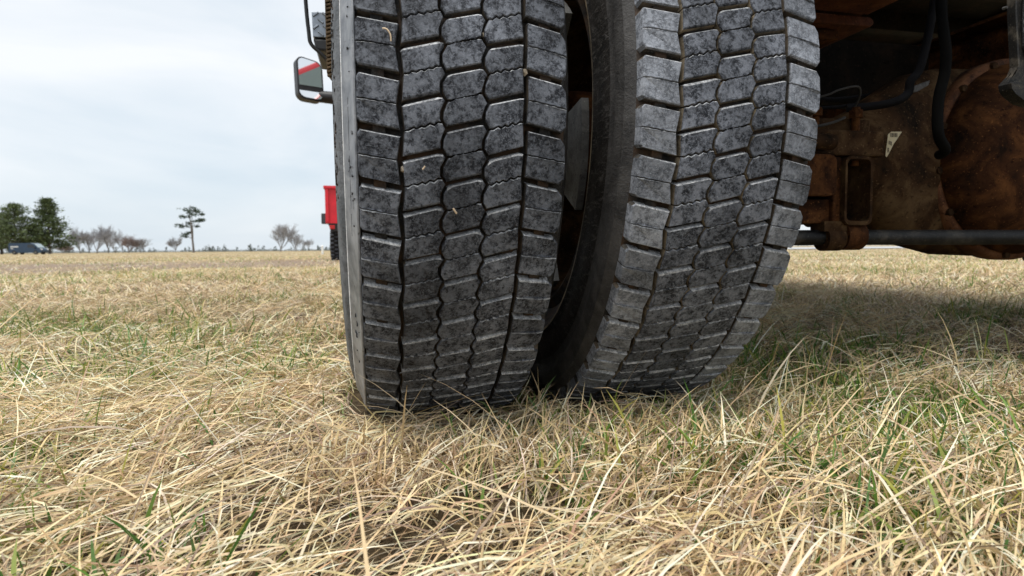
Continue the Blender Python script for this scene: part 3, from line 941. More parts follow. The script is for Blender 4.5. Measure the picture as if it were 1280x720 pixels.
# ---- frame rails, spring pack, cross members, bed underside
def frame():
    for x0, x1, face in ((0.80, 0.905, 1), (1.83, 1.935, -1)):
        bm = bmesh.new()
        w = 0.009
        xs = x0 if face > 0 else x1 - w
        add_box(bm, (xs + w / 2, 3.9, 0.845), (w, 6.2, 0.25))
        add_box(bm, ((x0 + x1) / 2, 3.9, 0.7245), (x1 - x0, 6.2, 0.009))
        add_box(bm, ((x0 + x1) / 2, 3.9, 0.9655), (x1 - x0, 6.2, 0.009))
        bm_obj("frame_rail", tshift(bm), MAT['rust'], truck)
        # helper leaf above and the main leaf pack
        xm = 0.86 if face > 0 else 1.87
    # cross gusset with its bottom flange, rear of the rail
    bm = bmesh.new()
    add_prism(bm, [(0.62, 0.702), (0.876, 0.702), (0.884, 0.708), (0.884, 0.722), (0.876, 0.73), (0.62, 0.73)], 1, 0.80, 0.948)
    bm_obj("frame_gusset", tshift(bm), MAT['rust_bright'], truck, False, None, 0.003)
    bm = bmesh.new()
    add_prism(bm, [(0.66, 0.683), (0.886, 0.683), (0.893, 0.688), (0.893, 0.695), (0.886, 0.700), (0.66, 0.700)], 1, 0.95, 1.55)
    bm_obj("leaf_spring", tshift(bm), MAT['rust_bright'], truck, False, None, 0.003)
    bm = bmesh.new()
    for k in range(4):
        add_box(bm, (0.80, 1.25 + 0.01 * k, 0.672 - 0.019 * k), (0.075, 0.56 - 0.10 * k, 0.017))
    bm_obj("leaf_pack", tshift(bm), MAT['rust'], truck, False, None, 0.003)
    bm = bmesh.new()
    for k in range(4):
        add_box(bm, (1.9, 1.25 + 0.01 * k, 0.672 - 0.019 * k), (0.085, 0.86 - 0.16 * k, 0.017))
    bm_obj("leaf_pack", tshift(bm), MAT['rust'], truck, False, None, 0.003)
    for y in (1.75, 3.1, 4.6):
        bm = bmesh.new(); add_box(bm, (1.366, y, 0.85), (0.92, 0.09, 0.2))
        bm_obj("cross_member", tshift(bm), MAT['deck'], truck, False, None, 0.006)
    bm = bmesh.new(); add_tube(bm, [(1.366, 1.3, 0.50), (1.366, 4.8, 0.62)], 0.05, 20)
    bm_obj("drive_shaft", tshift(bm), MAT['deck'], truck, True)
    # fuel tank and gearbox mass farther forward, seen only as dark shapes
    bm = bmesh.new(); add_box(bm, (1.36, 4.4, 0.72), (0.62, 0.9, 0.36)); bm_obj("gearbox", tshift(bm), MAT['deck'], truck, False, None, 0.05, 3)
    bm = bmesh.new(); add_tube(bm, [(2.25, 2.5, 0.68), (2.25, 3.9, 0.68)], 0.22, 28); bm_obj("fuel_tank", tshift(bm), MAT['black_dirty'], truck, True)
    # far side wheels
    for X in (2.27, 2.62):
        v, f = lathe([(-0.1, 0.29), (-0.14, 0.34), (-0.145, 0.4), (-0.13, 0.46), (-0.12, 0.49), (0, 0.5), (0.12, 0.49), (0.13, 0.46), (0.145, 0.4), (0.14, 0.34), (0.1, 0.29)], 72)
        o = mesh_obj("tyre", v, f, MAT['sidewall'], truck, True); o.location = T(X, 1.2, 0.485)
        o["label"] = "tyre of the far side of the axle"
    bm = bmesh.new()
    add_box(bm, (1.32, 3.3, 1.30), (2.70, 4.6, 0.05))
    add_box(bm, (1.36, 0.88, 1.20), (0.95, 0.30, 0.06))  # unseen rear overhang, added to shade the axle
    for k in range(12): add_box(bm, (1.32, 1.10 + 0.38 * k, 1.24), (2.6, 0.05, 0.08))
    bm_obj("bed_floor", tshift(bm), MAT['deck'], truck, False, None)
    for x in (-0.02, 2.66):
        bm = bmesh.new(); add_box(bm, (x, 3.3, 1.34), (0.05, 4.3, 0.20))
        bm_obj("bed_rail", tshift(bm), MAT['black_steel'], truck, False, None, 0.006)
frame()

# ---- hoses and wires in the dark space
def hoses():
    bm = bmesh.new()
    add_tube(bm, smooth_path([(1.22, 1.11, 0.95), (1.165, 1.09, 0.75), (1.137, 1.08, 0.673), (1.126, 1.08, 0.649), (1.110, 1.08, 0.632), (1.105, 1.08, 0.608), (1.079, 1.08, 0.591), (1.04, 1.09, 0.582), (0.99, 1.12, 0.58)], 6), 0.0085, 12)
    bm_obj("air_hose", tshift(bm), MAT['hose'], truck, True)
    bm = bmesh.new()
    add_tube(bm, smooth_path([(1.17, 1.08, 0.95), (1.14, 1.04, 0.76), (1.131, 1.02, 0.683), (1.131, 1.02, 0.636), (1.119, 1.02, 0.588), (1.117, 1.02, 0.54), (1.123, 1.02, 0.506), (1.150, 1.03, 0.484), (1.18, 1.07, 0.48)], 6), 0.0100, 12)
    bm_obj("brake_hose", tshift(bm), MAT['soot'], truck, True)
    bm = bmesh.new()
    add_tube(bm, smooth_path([(0.80, 1.07, 0.570), (0.883, 1.06, 0.587), (0.92, 1.06, 0.601), (0.962, 1.06, 0.609), (0.977, 1.07, 0.594), (0.98, 1.09, 0.57)], 6), 0.0020, 8)
    bm_obj("brake_wire", tshift(bm), MAT['wire'], truck, True)
    bm = bmesh.new()
    add_tube(bm, smooth_path([(0.80, 1.06, 0.516), (0.858, 1.045, 0.524), (0.895, 1.045, 0.533), (0.924, 1.05, 0.544), (0.95, 1.10, 0.55)], 6), 0.0026, 8)
    bm_obj("brake_wire", tshift(bm), MAT['wire'], truck, True)
    bm = bmesh.new()
    add_prism(bm, [(1.112, 0.617), (1.135, 0.628), (1.172, 0.641), (1.168, 0.630), (1.140, 0.615), (1.115, 0.611)], 1, 1.09, 1.10)
    bm_obj("cable_wrap", tshift(bm), MAT['wrap'], truck, False, None, 0.002)
    bm = bmesh.new()
    for k in range(2): add_tube(bm, smooth_path([(0.80, 1.15 + 0.05 * k, 0.64 - 0.02 * k), (1.0, 1.2, 0.62 - 0.02 * k), (1.25, 1.25, 0.66 - 0.01 * k), (1.6, 1.3, 0.70)], 5), 0.0035, 8)
    bm_obj("brake_line", tshift(bm), MAT['hose'], truck, True)
MAT['soot'] = simple('sooty_rubber', (0.005, 0.005, 0.005), 0.85)
for _k in ('soot', 'hose', 'deck', 'rust', 'rust_grey'): MAT[_k].node_tree.nodes['Principled BSDF'].inputs['Specular IOR Level'].default_value = 0.08
MAT['wrap'] = simple("dull_grey_wrap", (0.07, 0.068, 0.068), 0.7, 0, 0.5, 160)
hoses()

# ---- steel bracket hanging at the upper right, nearer than the axle
def hanger():
    bm = bmesh.new()
    lip = [(0.951, 0.95), (0.951, 0.70), (0.954, 0.64), (0.962, 0.575), (0.964, 0.560), (0.959, 0.548), (0.947, 0.537), (0.943, 0.532)]
    prof = lip + [(0.945, 0.524), (0.952, 0.517), (0.972, 0.506), (0.996, 0.501), (1.03, 0.500), (1.09, 0.51), (1.14, 0.545), (1.14, 0.95)]
    add_prism(bm, prof, 1, 0.757, 0.762)
    inn = [(x + 0.0035, z + (0.003 if z < 0.56 else 0.0)) for x, z in lip]
    add_prism(bm, lip + inn[::-1], 1, 0.749, 0.757)
    # dished foot, turned towards the rear
    add_prism(bm, [(0.943, 0.532), (0.945, 0.524), (0.952, 0.517), (0.972, 0.506), (0.996, 0.501), (1.03, 0.500), (1.09, 0.51), (1.09, 0.528), (1.03, 0.528), (0.985, 0.531), (0.952, 0.535)], 1, 0.742, 0.757)
    bmesh.ops.translate(bm, vec=(0.003, 0, 0), verts=bm.verts)
    o = bm_obj("tow_hanger", tshift(bm), MAT['hanger'], truck, False, None, 0.0012)
    bm = bmesh.new()
    pts = [(0.976, 0.95), (0.978, 0.62), (0.981, 0.592), (0.990, 0.577), (1.01, 0.570), (1.10, 0.570), (1.10, 0.95)]
    add_prism(bm, pts, 1, 0.749, 0.7565)
    bm_obj("speckled_plate", tshift(bm), MAT['grey_dark'], o, False, None, 0.004)
    bm = bmesh.new(); add_tube(bm, [(0.9475, 0.760, 0.648), (0.9475, 0.754, 0.648)], [0.0028, 0.0018], 8)
    bm_obj("small_bolt", tshift(bm), MAT['wire'], o, True)
MAT['hanger'] = rust_mat("scuffed_black_steel", (0.006, 0.006, 0.006), (0.012, 0.011, 0.010), (0.10, 0.085, 0.065), 26.0, 0.6)
t_ = NT("speckled_grey_coating")
_v = t_.coords(True)
t_.base(t_.ramp(t_.noise(_v, 420, 3, 0.6), [(0.46, (0.02, 0.02, 0.022)), (0.60, (0.13, 0.13, 0.135))]), 0.75)
MAT['grey_dark'] = t_.m
hanger()

# ---- things along the left flank of the truck: tread-plate step, ribbed strip, door mirror, cab
def flank():
    Y = 1.85
    # black bent frame that carries the step
    bm = bmesh.new()
    add_tube(bm, smooth_path([(-0.172, Y, 1.20), (-0.166, Y, 0.996), (-0.160, Y, 0.908), (-0.155, Y, 0.876), (-0.131, Y, 0.852), (-0.11, Y, 0.832), (-0.085, Y, 0.812), (-0.02, Y, 0.80)], 5), 0.0055, 10)
    fr = bm_obj("step_frame", tshift(bm), MAT['black_steel'], truck, True)
    bm = bmesh.new(); add_prism(bm, [(-0.151, 0.965), (-0.09, 0.967), (-0.02, 0.967), (-0.02, 0.897), (-0.149, 0.895)], 1, Y, Y + 0.25)
    bm.faces.ensure_lookup_table()
    pl = bm_obj("tread_plate", tshift(bm), MAT['plate'], fr, False, None, 0.002)
    bm = bmesh.new()
    for r in range(4):
        for k in range(6):
            x = -0.140 + k * 0.026 + (0.013 if r % 2 else 0); z = 0.958 - r * 0.0175
            if x > -0.03: continue
            add_box(bm, (x, Y - 0.001, z), (0.019, 0.006, 0.0048), (0, R_(38 if (r + k) % 2 else -38), 0))
    bm_obj("plate_ridge", tshift(bm), MAT['plate'], pl, False, None, 0.001, 1)["kind"] = "stuff"
    bm = bmesh.new(); add_prism(bm, [(-0.150, 0.892), (-0.02, 0.892), (-0.02, 0.855), (-0.140, 0.860)], 1, Y + 0.002, Y + 0.2)
    bm_obj("step_bracket", tshift(bm), MAT['dark_plastic'], fr, False, None, 0.006)
    # ribbed strip hanging beside the wheel
    Y2 = 1.62
    bm = bmesh.new()
    add_prism(bm, [(-0.099, 1.2), (-0.100, 0.735), (-0.082, 0.712), (-0.045, 0.705), (-0.045, 1.2)], 1, Y2, Y2 + 0.03)
    st = bm_obj("ribbed_strip", tshift(bm), MAT['brown_rubber'], truck)
    bm = bmesh.new()
    for k in range(48):
        z = 0.735 + k * 0.0095
        add_box(bm, (-0.072, Y2 - 0.003, z), (0.056, 0.008, 0.0052), (0, R_(-20), 0))
    bm_obj("strip_rib", tshift(bm), MAT['brown_rubber'], st, False, None, 0.001, 1)["kind"] = "stuff"
    # cab
    bm = bmesh.new()
    add_prism(bm, [(3.9, 0.75), (5.2, 0.75), (7.0, 0.75), (7.0, 1.35), (5.7, 1.42), (5.2, 2.03), (4.0, 2.06), (3.9, 2.0)], 0, 0.02, 2.71)
    cab = bm_obj("cab", tshift(bm), MAT['red'], truck, False, None, 0.06, 3)
    bm = bmesh.new(); add_prism(bm, [(4.05, 1.50), (5.45, 1.50), (5.1, 1.955), (4.05, 1.975)], 0, 0.012, 0.03)
    bm_obj("door_window", tshift(bm), NT('sky_toned_green_glass').base((0.16, 0.20, 0.185), 0.25, 0.0, 0.6), cab)  # sky reflected in the pane, painted as its grey-green base
    v, f = lathe([(-0.1, 0.28), (-0.14, 0.34), (-0.145, 0.4), (-0.12, 0.49), (0, 0.5), (0.12, 0.49), (0.14, 0.4), (0.1, 0.28), (0.05, 0.0)], 60)
    for X in (0.2, 2.55):
        o = mesh_obj("front_tyre", v, f, MAT['sidewall'], truck, True); o.location = T(X, 6.1, 0.485)
    # mirror
    root = empty("mirror_mount"); root.parent = truck
    root.location = T(-0.432, 5.0, 1.613)
    root.rotation_euler = (R_(-5), 0, R_(24))
    return root

def mirror_parts(root):
    W, H = 0.100, 0.165
    def outline(w, h, r, n=6, skew=0.0):
        pts = []
        for (cx_, cz_, a0) in ((w - r, -h + r, -90), (w - r, h - r, 0), (-w + r, h - r, 90), (-w + r, -h + r, 180)):
            for k in range(n + 1):
                a = R_(a0 + 90.0 * k / n)
                x = cx_ + r * math.cos(a); z = cz_ + r * math.sin(a)
                pts.append((x + skew * z * 0.1, z - 0.16 * (x + w) * (1 if z > 0 else 0.35)))
        return pts
    bm = bmesh.new(); add_prism(bm, outline(W, H, 0.055), 1, 0.0, 0.07)
    sh = bm_obj("side_mirror", bm, MAT['dark_plastic'], root, False, None, 0.008)
    def clip(pts, z0, z1):
        out = []
        n = len(pts)
        for lim, sgn in ((z0, 1), (z1, -1)):
            res = []
            src = pts if not out else out
            for i in range(len(src)):
                a, b = src[i], src[(i + 1) % len(src)]
                ia, ib = (a[1] - lim) * sgn >= 0, (b[1] - lim) * sgn >= 0
                if ia: res.append(a)
                if ia != ib:
                    t = (lim - a[1]) / (b[1] - a[1]); res.append((a[0] + t * (b[0] - a[0]), lim))
            out = res
        return out
    inn = outline(W - 0.012, H - 0.012, 0.045)
    bm = bmesh.new(); add_prism(bm, clip(inn, -0.062, 1.0), 1, -0.004, 0.004)
    bm_obj("mirror_glass", bm, MAT['mirror'], root)
    bm = bmesh.new(); add_prism(bm, clip(inn, -1.0, -0.076), 1, -0.004, 0.004)
    for q in bm.verts: q.co.y += (q.co.z + 0.12) * 0.22
    g2 = bm_obj("wide_angle_glass", bm, MAT['mirror'], root)
    bm = bmesh.new(); add_tube(bm, [(0.07, 0.04, -0.120), (0.20, 0.0, -0.128), (0.55, -0.15, -0.14)], [0.045, 0.05, 0.055], 14)
    bm_obj("mirror_arm", bm, MAT['dark_plastic'], root, True)
_root = flank()
mirror_parts(_root)
# a mirror moves with the truck: its pieces hang on its shell, one level below the truck
_shell = [c for c in _root.children if c.name.startswith("side_mirror")][0]
bpy.context.view_layer.update()
for c in list(_root.children):
    if c is not _shell:
        c.parent = _shell
_shell.location = _root.location; _shell.rotation_euler = _root.rotation_euler
_shell.parent = truck
bpy.data.objects.remove(_root)

# ------------------------------------------------------------------ red dump truck parked ahead
def polar(px, d):
    """a place on the field: bearing of a picture column, distance in metres"""
    a = math.atan((px - 640) / FPX) + YAW
    d = d / math.cos(a - YAW)          # d is the depth along the line of sight
    return (d * math.sin(a), d * math.cos(a))

def red_truck():
    x0, y0 = polar(409, 15.7)
    t = empty("dump_truck", (x0, y0, 0.0))
    tag(t, "red dump truck parked far ahead, half hidden behind the outer tyre", "truck")
    bm = bmesh.new()
    add_prism(bm, [(0.0, 0.98), (2.3, 0.98), (2.3, 1.93), (0.0, 1.93)], 1, 0.0, 3.4)
    b = bm_obj("dump_body", bm, MAT['red_far'], t, False, None, 0.02)
    bm = bmesh.new()
    add_box(bm, (1.15, -0.03, 1.90), (2.36, 0.08, 0.07)); add_box(bm, (0.0, 1.7, 1.90), (0.07, 3.4, 0.07))
    for k in range(4): add_box(bm, (0.05 + k * 0.733, -0.025, 1.44), (0.07, 0.06, 0.86))
    bm_obj("body_rim", bm, MAT['red_far'], b, False, None, 0.008)
    bm = bmesh.new(); add_prism(bm, [(0.05, 1.0), (0.35, 0.96), (1.9, 0.96), (2.25, 1.0), (2.2, 0.78), (0.12, 0.78)], 1, 0.02, 3.3)
    bm_obj("chassis", bm, MAT['black_steel'], t)
    bm = bmesh.new(); add_prism(bm, [(3.5, 0.7), (4.6, 0.7), (5.6, 0.7), (5.6, 1.35), (4.7, 1.4), (4.4, 2.1), (3.5, 2.1)], 0, 0.1, 2.2)
    bm_obj("cab", bm, MAT['red_far'], t, False, None, 0.05)
    for (x, y) in ((0.17, 1.0), (0.46, 1.0), (1.86, 1.0), (2.15, 1.0), (0.25, 4.9), (2.05, 4.9)):
        v, f = lathe([(-0.06, 0.25), (-0.115, 0.3), (-0.12, 0.38), (-0.10, 0.45), (0.10, 0.45), (0.12, 0.38), (0.115, 0.3), (0.06, 0.25)], 40)
        w = mesh_obj("tyre", v, f, MAT['sidewall'], t, True); w.location = (x, y, 0.45)
        bm = bmesh.new()
        for k in range(26):
            a = 2 * PI * k / 26
            for sx in (-1, 1):
                aa = a + (0.06 if sx > 0 else -0.06)
                add_box(bm, (0.055 * sx, -0.465 * math.cos(aa), -0.465 * math.sin(aa)), (0.085, 0.05, 0.04), (aa, 0, 0))
        bm_obj("tread_lug", bm, MAT['rubber'], w)["kind"] = "stuff"
        v, f = lathe([(-0.085, 0.0), (-0.085, 0.1), (-0.05, 0.22), (-0.07, 0.25)], 24)
        mesh_obj("wheel_rim", v, f, MAT['chrome'], w, True)
    # pale mud flap with cut-outs and lamps behind the left wheels
    bm = bmesh.new()
    for k in range(6): add_box(bm, (0.42 + 0.03 * (k % 2), 0.42, 0.20 + k * 0.105), (0.20, 0.02, 0.062))
    bm_obj("reflector_panel", bm, MAT['white'], t, False, None, 0.004)
    for x in (0.16, 2.1):
        bm = bmesh.new(); add_box(bm, (x, -0.03, 0.88), (0.13, 0.05, 0.1)); bm_obj("tail_lamp", bm, MAT['tail'], t, False, None, 0.01)
    bm = bmesh.new(); add_box(bm, (-0.05, 4.15, 1.24), (0.30, 0.10, 0.34))
    mr = bm_obj("side_mirror", bm, MAT['dark_plastic'], t, False, None, 0.03)
    bm = bmesh.new(); add_box(bm, (-0.05, 4.095, 1.24), (0.24, 0.008, 0.28)); bm_obj("mirror_glass", bm, MAT['glass'], mr)
    mr.location = (-0.22, 0, 0.06)
    bm = bmesh.new(); add_box(bm, (0.12, 4.17, 1.24), (0.5, 0.04, 0.04)); bm_obj("mirror_arm", bm, MAT['dark_plastic'], mr)
red_truck()

# ------------------------------------------------------------------ van by the pines
def van():
    x0, y0 = polar(38, 112)
    t = empty("cargo_van", (x0, y0, 0.0), -YAW)
    tag(t, "dark blue cargo van parked at the field edge in front of the pines", "van")
    side = [(-2.95, 0.35), (2.85, 0.35), (3.0, 0.6), (2.95, 0.95), (2.3, 1.2), (1.45, 1.98), (1.0, 2.1), (-2.8, 2.1), (-2.95, 1.9)]
    bm = bmesh.new(); add_prism(bm, side, 1, -0.95, 0.95)
    body = bm_obj("van_body", bm, MAT['van_blue'], t, False, None, 0.09, 3)
    bm = bmesh.new(); add_prism(bm, [(0.55, 1.25), (2.05, 1.22), (1.45, 1.82), (0.55, 1.88)], 1, -0.962, -0.94)
    bm_obj("door_window", bm, MAT['glass'], body)
    bm = bmesh.new()
    V = [bm.verts.new(p) for p in ((2.36, -0.82, 1.23), (2.36, 0.82, 1.23), (1.60, 0.74, 1.93), (1.60, -0.74, 1.93))]
    bm.faces.new(V)
    r = bmesh.ops.extrude_face_region(bm, geom=bm.faces[:])
    bmesh.ops.translate(bm, vec=(0.04, 0, 0.03), verts=[g for g in r['geom'] if isinstance(g, bmesh.types.BMVert)])
    ws = bm_obj("windscreen", bm, NT("pale_windscreen_glass").base((0.30, 0.36, 0.38), 0.12, 0.0, 0.6), body)
    for x in (-1.95, 1.95):
        for y in (-0.86, 0.86):
            bm = bmesh.new(); add_tube(bm, [(x, y - 0.11, 0.36), (x, y + 0.11, 0.36)], 0.36, 26)
            w = bm_obj("wheel", bm, MAT['sidewall'], t, True)
            bm = bmesh.new(); add_tube(bm, [(x, y - 0.12, 0.36), (x, y + 0.12, 0.36)], 0.2, 20); bm_obj("wheel_rim", bm, MAT['grey_paint'], w, True)
    for y in (-0.74, 0.74):
        bm = bmesh.new(); add_box(bm, (2.86, y, 0.93), (0.28, 0.3, 0.24)); bm_obj("headlight", bm, MAT['lamp'], t, False, None, 0.05)
    bm = bmesh.new(); add_box(bm, (1.95, -1.08, 1.2), (0.14, 0.2, 0.26)); bm_obj("wing_mirror", bm, MAT['dark_plastic'], t, False, None, 0.03)
    # pale unreadable lettering along the side
    bm = bmesh.new()
    x = -2.55
    for w in (0.12, 0.10, 0.14, 0.05, 0.12, 0.1, 0.13, 0.1, 0.12):
        add_box(bm, (x + w / 2, -0.957, 1.42 + 0.03 * (w < 0.11)), (w, 0.012, 0.26 if w > 0.11 else 0.18)); x += w + 0.05
    for k in range(4): add_box(bm, (-2.5 + k * 0.12, -0.957, 1.08), (0.08, 0.012, 0.14))
    bm_obj("side_lettering", bm, MAT['white'], body)
van()

# ------------------------------------------------------------------ trees
def leaf_mat(name, a, b):
    t = NT(name)
    at = t.n("ShaderNodeAttribute", attribute_name="tint")
    c = t.ramp(at.outputs["Fac"], [(0.0, a), (1.0, b)])
    t.base(c, 0.7, 0.0, 0.2)
    return t.m
MAT['needles'] = leaf_mat("pine_needles", (0.04, 0.062, 0.026), (0.14, 0.175, 0.075))
MAT['needles_dark'] = leaf_mat("dark_pine_needles", (0.022, 0.035, 0.022), (0.07, 0.10, 0.06))
MAT['bark'] = simple("grey_bark", (0.16, 0.14, 0.125), 0.9, 0, 0.3, 8)
MAT['twig'] = simple("bare_twigs", (0.28, 0.275, 0.285), 0.9, 0, 0.25, 4)
MAT['brush'] = simple("reddish_brush", (0.22, 0.165, 0.15), 0.9, 0, 0.25, 4)

def leaf_cloud(name, centres, mat, parent, per, size, spread, rnd, droop=0.25):
    """many small needle sprays scattered round branch ends"""
    vs, fs, tint = [], [], []
    for (c, ax, sc) in centres:
        tone = rnd.random()
        for _ in range(per):
            d = Vector((rnd.gauss(0, 1), rnd.gauss(0, 1), rnd.gauss(0, 0.42)))
            p = Vector(c) + d * spread * sc * 0.5
            dirv = (Vector((rnd.gauss(0, 1), rnd.gauss(0, 1), rnd.gauss(0.1, 0.5))) + ax * 1.2).normalized()
            sd = dirv.orthogonal().normalized()
            sd.rotate(Matrix.Rotation(rnd.uniform(0, 6.28), 3, dirv))
            L = size * rnd.uniform(0.6, 1.4); w = L * 0.28
            k = len(vs)
            vs += [p - sd * w, p + dirv * L * 0.5 - sd * w * 0.2, p + dirv * L, p + sd * w]
            fs.append((k, k + 1, k + 2, k + 3))
            tint.append(min(1, max(0, tone * 0.6 + rnd.random() * 0.4)))
    o = mesh_obj(name, vs, fs, mat, parent)
    at = o.data.attributes.new("tint", 'FLOAT', 'FACE')
    at.data.foreach_set("value", tint)
    return o

def conifer(px, d, h, wid, label, seed, flat=0.0, lean=0.0):
    rnd = random.Random(seed)
    x0, y0 = polar(px, d)
    t = empty("pine_tree", (x0, y0, 0.0))
    tag(t, label, "tree", "evergreens at the field edge")
    bm = bmesh.new()
    add_tube(bm, [(0, 0, -0.1), (0.1 * lean, 0, h * 0.4), (lean * 0.5, 0, h * 0.75), (lean, 0, h * 0.97)], [h * 0.028, h * 0.02, h * 0.011, 0.03], 8)
    cs = []
    n = 15
    for i in range(n):
        f = i / (n - 1)
        z = h * (0.13 + 0.84 * f)
        reach = wid * ((1 - f) ** (0.75 - flat * 0.4) * 0.95 + 0.07) * rnd.uniform(0.8, 1.15)
        nb = 7 if f < 0.6 else 5
        a0 = rnd.uniform(0, 6.28)
        for b in range(nb):
            a = a0 + 2 * PI * b / nb + rnd.uniform(-.3, .3)
            rr = reach * rnd.uniform(0.5, 1.2)
            tip = Vector((math.cos(a) * rr + lean * f, math.sin(a) * rr, z + rr * rnd.uniform(-0.10, 0.22)))
            add_tube(bm, [(lean * f, 0, z), tuple(tip)], [h * 0.006, 0.02], 4)
            ax = Vector((math.cos(a), math.sin(a), 0.15))
            for q in range(1, 5):
                s = q / 4
                cs.append((Vector((lean * f, 0, z)).lerp(tip, 0.25 + 0.75 * s), ax, 0.55 + 0.7 * s * (1 - 0.55 * f)))
    bm_obj("trunk", bm, MAT['bark'], t)
    leaf_cloud("crown", cs, MAT['needles'], t, 18, h * 0.042, wid * 0.28, rnd)

conifer(-30, 150, 12.5, 6.2, "leftmost bushy pine cut by the picture's left edge, behind the van", 21, 0.5)
conifer(4, 156, 10.4, 5.4, "bushy pine at the left, between the cut-off pine and the flat-topped one", 23, 0.7)
conifer(22, 142, 11.6, 5.6, "broad flat-topped pine behind the dark blue van", 3, 0.9)
conifer(45, 160, 7.4, 4.2, "lower pine filling the gap between the flat-topped and the pointed pine", 25, 0.5)
conifer(64, 146, 13.2, 4.9, "tall pointed pine right of the dark blue van", 5)

def lone_pine():
    rnd = random.Random(9)
    x0, y0 = polar(243.5, 140)
    t = empty("pine_tree", (x0, y0, 0.0))
    tag(t, "lone tall bare-trunked pine with flat layered crown standing in the open field", "tree", "evergreens at the field edge")
    ux = Vector((math.cos(YAW - 0.5), -math.sin(YAW - 0.5), 0)).normalized()
    bm = bmesh.new()
    H = 10.3
    def P(a, z, dpt=0.0): return ux * (a * 0.62) + Vector((0, dpt, z))
    add_tube(bm, [P(0, -0.1), P(-0.25, 3.2), P(-0.55, 6.0), P(-0.9, 8.6), P(-1.0, H - 0.5)], [0.26, 0.2, 0.16, 0.09, 0.04], 8)
    add_tube(bm, [P(-0.2, 2.6), P(-0.05, 5.0), P(-0.2, 7.3), P(0.1, 9.2)], [0.16, 0.13, 0.09, 0.04], 8)
    cs = []
    pads = [(-3.9, 6.2, -0.5, 1.5), (-2.6, 5.9, -0.5, 1.2), (-3.6, 8.2, -0.8, 1.0), (-2.2, 8.0, -0.8, 1.0), (-3.4, 3.6, -0.3, 1.1), (-2.0, 4.1, -0.3, 1.2), (-1.6, 4.6, -0.3, 0.8),
            (-2.0, 9.6, -0.9, 1.2), (-0.6, 10.1, -0.9, 1.3), (0.6, 9.7, 0.1, 1.3), (1.6, 9.3, 0.1, 1.1), (2.2, 8.8, 0.1, 0.8), (0.8, 8.6, -0.2, 1.1),
            (1.9, 7.4, -0.2, 0.9), (2.9, 7.6, -0.2, 0.7), (0.9, 7.1, -0.2, 0.9), (1.2, 6.1, -0.1, 0.7), (-1.2, 6.6, -0.5, 0.9), (-0.3, 9.0, -0.5, 0.9)]
    for (a, z, a0, s) in pads:
        dp = rnd.uniform(-1.6, 1.6)
        end = P(a, z, dp)
        st = P(a0, z - abs(a - a0) * 0.12)
        add_tube(bm, [st, st.lerp(end, 0.5) + Vector((0, 0, 0.12)), end], [0.07, 0.045, 0.02], 4)
        for k in range(9):
            cs.append((end + ux * rnd.gauss(0, 0.4 * s) + Vector((0, rnd.gauss(0, 0.5 * s), rnd.gauss(0, 0.16))), Vector((0, 0, 0.4)), s * 0.8))
    bm_obj("trunk", bm, MAT['bark'], t)
    leaf_cloud("crown", cs, MAT['needles_dark'], t, 9, 0.40, 0.62, rnd)
lone_pine()

def bare_tree(px, d, h, wid, label, seed, mat, stems=1, group="bare trees along the far edge of the field", levels=5):
    rnd = random.Random(seed)
    x0, y0 = polar(px, d)
    t = empty("bare_tree", (x0, y0, 0.0))
    tag(t, label, "tree", group)
    tb, cb = bmesh.new(), bmesh.new()
    lens = [0.12, 0.34, 0.27, 0.19, 0.13, 0.09, 0.06]
    kids = [5, 5, 4, 4, 3, 3]
    def grow(p, dirv, r, lev):
        L = h * lens[lev] * rnd.uniform(0.75, 1.2)
        q = p + dirv * L
        m = p + dirv * L * 0.5 + Vector((rnd.gauss(0, 1), rnd.gauss(0, 1), 0)) * L * 0.05
        add_tube(tb if lev < 2 else cb, [p, m, q], [r, r * 0.85, r * 0.7], 5 if lev < 2 else 3, False)
        if lev >= levels: return
        n = kids[lev] if stems == 1 else max(2, kids[lev] - 1)
        for k in range(n):
            a = rnd.uniform(0, 2 * PI)
            sp = (0.35 + 0.45 * wid) * rnd.uniform(0.25, 1.25) * (1.15 if lev == 0 else 1.0)
            dv = (dirv + Vector((math.cos(a) * sp, math.sin(a) * sp, 0.10))).normalized()
            if dv.z < 0.02: dv.z = 0.05; dv.normalize()
            grow(p + dirv * L * (rnd.uniform(0.75, 1.0) if lev == 0 else rnd.uniform(0.3, 1.0)), dv, max(0.021, r * 0.6), lev + 1)
    for s in range(stems):
        o = Vector((rnd.gauss(0, 0.6), rnd.gauss(0, 0.6), -0.1)) * (1 if stems > 1 else 0.01)
        grow(o, Vector((rnd.gauss(0, 0.10), rnd.gauss(0, 0.10), 1)).normalized(), h * 0.017 / stems ** 0.3, 0)
    bm_obj("trunk", tb, MAT['bark'], t)
    bm_obj("crown", cb, mat, t)

bare_tree(102, 175, 8.2, 0.5, "slim bare tree just right of the pointed pine", 31, MAT['twig'])
bare_tree(113, 180, 7.0, 0.4, "second slim bare tree, in the gap left of the forked pair", 32, MAT['twig'])
bare_tree(128, 172, 7.8, 0.4, "dark forked bare tree between the slim trees and the brush", 33, MAT['twig'], 2)
bare_tree(137, 176, 8.4, 0.4, "tallest upright bare tree left of the round reddish brush", 34, MAT['twig'])
bare_tree(151, 170, 6.4, 0.9, "wide bare tree at the left side of the reddish brush", 35, MAT['twig'], 2)
bare_tree(164, 165, 5.6, 1.1, "round reddish brown brush, middle of the bare trees on the left", 36, MAT['brush'], 3)
bare_tree(178, 168, 5.0, 1.1, "low spreading bare bush at the right end of the left tree group", 37, MAT['twig'], 3)
bare_tree(84, 160, 3.0, 1.1, "low dark thicket at the foot of the pointed pine", 38, MAT['brush'], 4)
bare_tree(352, 150, 8.0, 0.75, "large round bare tree standing left of the red dump truck", 41, MAT['twig'], 1)
